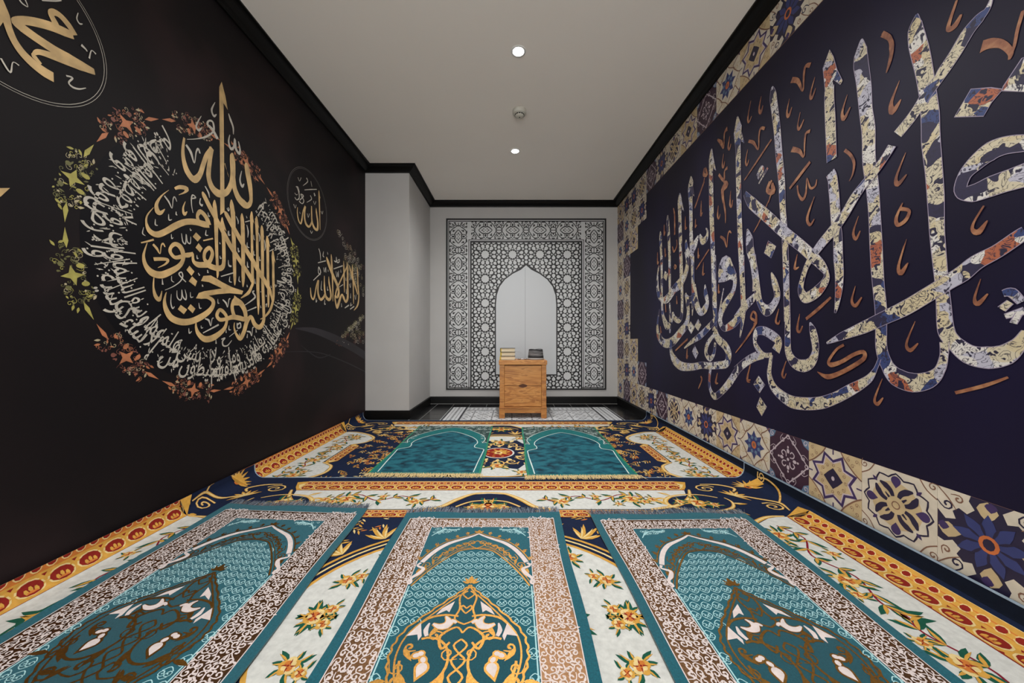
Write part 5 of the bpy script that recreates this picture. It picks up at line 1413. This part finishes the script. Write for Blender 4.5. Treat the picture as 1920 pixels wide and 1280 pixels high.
B_IN = [(.30, 1.19), (.322, .80), (.322, .73), (.285, .70), (.252, .675), (.25, .62), (.262, .57), (.25, .49), (.20, .39), (.11, .285), (.05, .232), (0, .205)]
B_OUT = [(.338, .56), (.325, .545), (.30, .56), (.315, .50), (.315, .42), (.27, .31), (.17, .17), (.08, .09), (0, .055)]
def velvet_rug(label, corners, ph, seed):
    rg = random.Random(seed); w, L, th = .70, 1.215, .005
    cxm = sum(c[0] for c in corners) / 4; cym = sum(c[1] for c in corners) / 4
    t = empty('velvet_prayer_rug', (cxm, cym, 0)); tag(t, label, 'prayer rug', 'back pair of velvet prayer rugs')
    m0 = rug_map(corners, w, L, .012, ph, 0.0)
    def mp(x, y, h):
        p = m0(x, y, h); return (p[0] - cxm, p[1] - cym, p[2])
    def mt(x, y, h): return mp(x, y, h + th)
    rug_base(t, mp, w, L, 'v_mid', th)
    fringe(t, mp, w + .03, L, 1, .062, ('v_fringe',), 300, th)
    fringe(t, mp, w, L - .012, 1, .03, ('v_fringe',), 160, th + .001)
    for e in (-1, 1): s = Sheet(); s.rect(e * w / 2 - (.012 if e > 0 else 0), e * w / 2 + (.012 if e < 0 else 0), 0, L, 'v_edge', 2, 1, 30); s.build('edge_binding', mt, t)
    s = Sheet()
    P = [(x, y) for x, y, _ in spline([(a, b, 0) for a, b in B_OUT], 4)]
    s.poly([(w / 2 - .012, 0), (w / 2 - .012, .56)] + P + [(-x, y) for x, y in reversed(P[:-1])] + [(-w / 2 + .012, .56), (-w / 2 + .012, 0)], 'v_dark', 1); s.build('spandrel', mt, t)
    s = Sheet(); s.xf = sym2()
    for _ in range(170):
        x = rg.uniform(.005, .33); y = rg.uniform(.012, .55)
        if y > lerp_tab(sorted((a, b) for a, b in B_OUT), x) - .02: continue
        s.curl(x, y, rg.uniform(.011, .02), rg.uniform(0, 6.28), rg.choice((-1, 1)), .0032, 'v_line', 2, 1.0, 1.6, 9)
    s.build('lace_scrolls', mt, t, stuff=True)
    s = Sheet(); P = [(x, y) for x, y, _ in spline([(a, b, 0) for a, b in B_IN], 4)]
    s.poly(P + [(-x, y) for x, y in reversed(P[:-1])], 'v_teal', 2); s.build('velvet_field', mt, t)
    s = Sheet(); s.xf = sym2(); s.stroke([(a, b, .007) for a, b in B_IN], 'v_line', 4, 4); s.stroke([(a, b, .006) for a, b in B_OUT], 'v_line', 4, 4); s.build('arch_line', mt, t)
velvet_rug('velvet teal prayer rug with cream fringe, left of the back pair', ((-.892, 3.384), (-.187, 3.384), (-.888, 2.175), (-.191, 2.165)), .8, 21)
velvet_rug('velvet teal prayer rug with cream fringe, right of the back pair', ((.091, 3.34), (.785, 3.345), (.0906, 2.136), (.768, 2.143)), 2.6, 22)

# ================================================================== BEDSIDE CHEST AND WHAT STANDS ON IT
NX0, NX1, NY0, NY1 = -0.138, 0.375, 3.80, 4.20
nc = (NX0 + NX1) / 2
t = empty('bedside_chest', (nc, (NY0 + NY1) / 2, 0)); tag(t, 'honey oak two-drawer bedside chest standing before the niche panel', 'nightstand')
hw, hd = (NX1 - NX0) / 2, (NY1 - NY0) / 2
box('top', -hw - .004, hw + .004, -hd - .012, hd + .004, .579, .626, M['wood'], t, .004)
box('side_panel', -hw + .006, -hw + .026, -hd + .02, hd - .02, .055, .579, M['wood_v'], t); box('side_panel', hw - .026, hw - .006, -hd + .02, hd - .02, .055, .579, M['wood_v'], t)
box('back_panel', -hw + .026, hw - .026, hd - .03, hd - .018, .055, .579, M['wood'], t)
for sx in (-1, 1):
    for sy in (-1, 1):
        xa, xb = sorted((sx * (hw - .004), sx * (hw - .056))); ya, yb = sorted((sy * (hd - .001), sy * (hd - .05)))
        box('post', xa, xb, ya, yb, .109, .579, M['wood_v'], t, .003)
        bm = bmesh.new(); P = [(-.03, .109), (.034, .109), (.034, .075), (.030, .05), (.031, .02), (.026, 0), (-.026, 0), (-.03, .02)]
        f0 = [bm.verts.new((x, -.025, z)) for x, z in P]; f1 = [bm.verts.new((x, .025, z)) for x, z in P]
        bm.faces.new(f0); bm.faces.new(list(reversed(f1)))
        for i in range(len(P)): bm.faces.new((f0[i], f1[i], f1[(i + 1) % len(P)], f0[(i + 1) % len(P)]))
        o = from_bm('foot', bm, M['wood_v'], t); o.location = (sx * (hw - .03), sy * (hd - .025), 0)
        if sx > 0: o.scale = (-1, 1, 1)
box('bottom_ledge', -hw - .002, hw + .002, -hd - .008, hd, .109, .121, M['wood'], t, .003)
box('apron', -hw + .062, hw - .062, -hd + .012, -hd + .03, .055, .109, M['wood'], t, .002)
box('carcass', -hw + .026, hw - .026, -hd + .03, hd - .03, .121, .579, M['wood_dark'], t)
for z0, z1 in ((.353, .570), (.126, .349)):
    d = box('drawer', -hw + .058, hw - .058, -hd + .006, -hd + .03, z0, z1, M['wood'], t, .002)
# lens-shaped finger recess shared by the two drawers
bm = bmesh.new(); n = 16; P = [(.049 * math.cos(2 * PI * i / n), .021 * math.sin(2 * PI * i / n) * (1 - .35 * abs(math.cos(2 * PI * i / n)))) for i in range(n)]
a = [bm.verts.new((x, -hd + .0045, z + .351)) for x, z in P]; b = [bm.verts.new((x * .8, -hd + .0052, z * .7 + .351)) for x, z in P]
for i in range(n): bm.faces.new((a[i], a[(i + 1) % n], b[(i + 1) % n], b[i]))
bm.faces.new(b); from_bm('finger_recess', bm, M['wood_dark'], t)

TZ = .6265
def book(z, x, y, w, d, h, label, ribbon):
    t = empty('book', (x, y, z)); tag(t, label, 'book', 'stack of books on the bedside chest')
    bm = bmesh.new(); add_box(bm, -w / 2, w / 2, -d / 2, d / 2, 0, .0035, .001); from_bm('cover', bm, M['book_cover'], t)
    bm = bmesh.new(); add_box(bm, -w / 2, w / 2, -d / 2, d / 2, h - .0035, h, .001); from_bm('cover', bm, M['book_cover'], t)
    bm = bmesh.new(); n = 6; pr = [(-w / 2 - .004 * math.sin(PI * i / n), h * i / n) for i in range(n + 1)]
    for (xa, za), (xb, zb) in zip(pr, pr[1:]):
        add_box(bm, min(xa, xb) - .0, -w / 2 + .004, -d / 2, d / 2, za, zb)
    from_bm('spine', bm, M['book_gold'] if ribbon else M['book_cover'], t)
    box('pages', -w / 2 + .004, w / 2 - .005, -d / 2 + .004, d / 2 - .004, .0035, h - .0035, M['paper'], t)
    bm = bmesh.new(); add_box(bm, -w / 2 + .003, -w / 2 + .012, -d / 2 - .0012, -d / 2 + .004, .003, h - .003); from_bm('ribbon', bm, M['book_gold'], t)
book(TZ, -.047, 3.925, .168, .13, .043, 'cream-paged dark book at the bottom of the stack on the chest', True)
book(TZ + .0432, -.045, 3.927, .162, .125, .044, 'cream-paged dark book in the middle of the stack on the chest', True)
book(TZ + .0876, -.046, 3.926, .164, .128, .043, 'cream-paged dark book on top of the stack on the chest', False)

t = empty('cap', (.268, 3.97, TZ)); tag(t, 'charcoal brimless cap with a pale lower band on the chest', 'cap')
def wp(k): return lambda p, a: (p[0] * (1 + .03 * math.sin(3 * a + k)), p[1] * .92, p[2] + .004 * math.sin(2 * a + k) * p[2] / .1)
lathe('pale_band', [(.084, 0), (.090, .002), (.0895, .018), (.087, .02)], M['felt_pale'], t, 40, True, wp(0))
lathe('lower_band', [(.0875, .014), (.0885, .018), (.086, .046), (.083, .048)], M['felt_black'], t, 40, True, wp(0))
lathe('crown', [(.084, .044), (.0835, .06), (.081, .085), (.078, .104), (.074, .111), (.066, .112), (.05, .106), (.0, .101)], M['felt'], t, 40, True, wp(0))
lathe('top_rim', [(.0785, .1), (.0795, .104), (.077, .115), (.071, .116), (.068, .110)], M['felt_black'], t, 40, True, wp(0))

t = empty('trinket', (.118, 3.93, TZ)); tag(t, 'small silver trinket lying between the books and the cap', 'trinket')
for k in range(22):
    a = 2 * PI * k / 22; x, y = .042 * math.cos(a) * (1 + .25 * math.cos(2 * a)), .022 * math.sin(a)
    o = lathe('bead', [(0, 0), (.0035, .0012), (.005, .005), (.0035, .0088), (0, .010)], M['steel'], t, 10) if k == 0 else obj('bead', bead_me, t)
    if k == 0: bead_me = o.data
    o.location = (x, y, 0)
for x, y, r in ((-.032, -.018, .012), (.03, -.02, .014), (.046, -.012, .010)):
    o = lathe('charm', [(0, 0), (.6, .15), (1, .8), (.7, 1.3), (.3, 1.5), (0, 1.6)], M['steel'], t, 12); o.scale = (r, r, r); o.location = (x, y, 0)
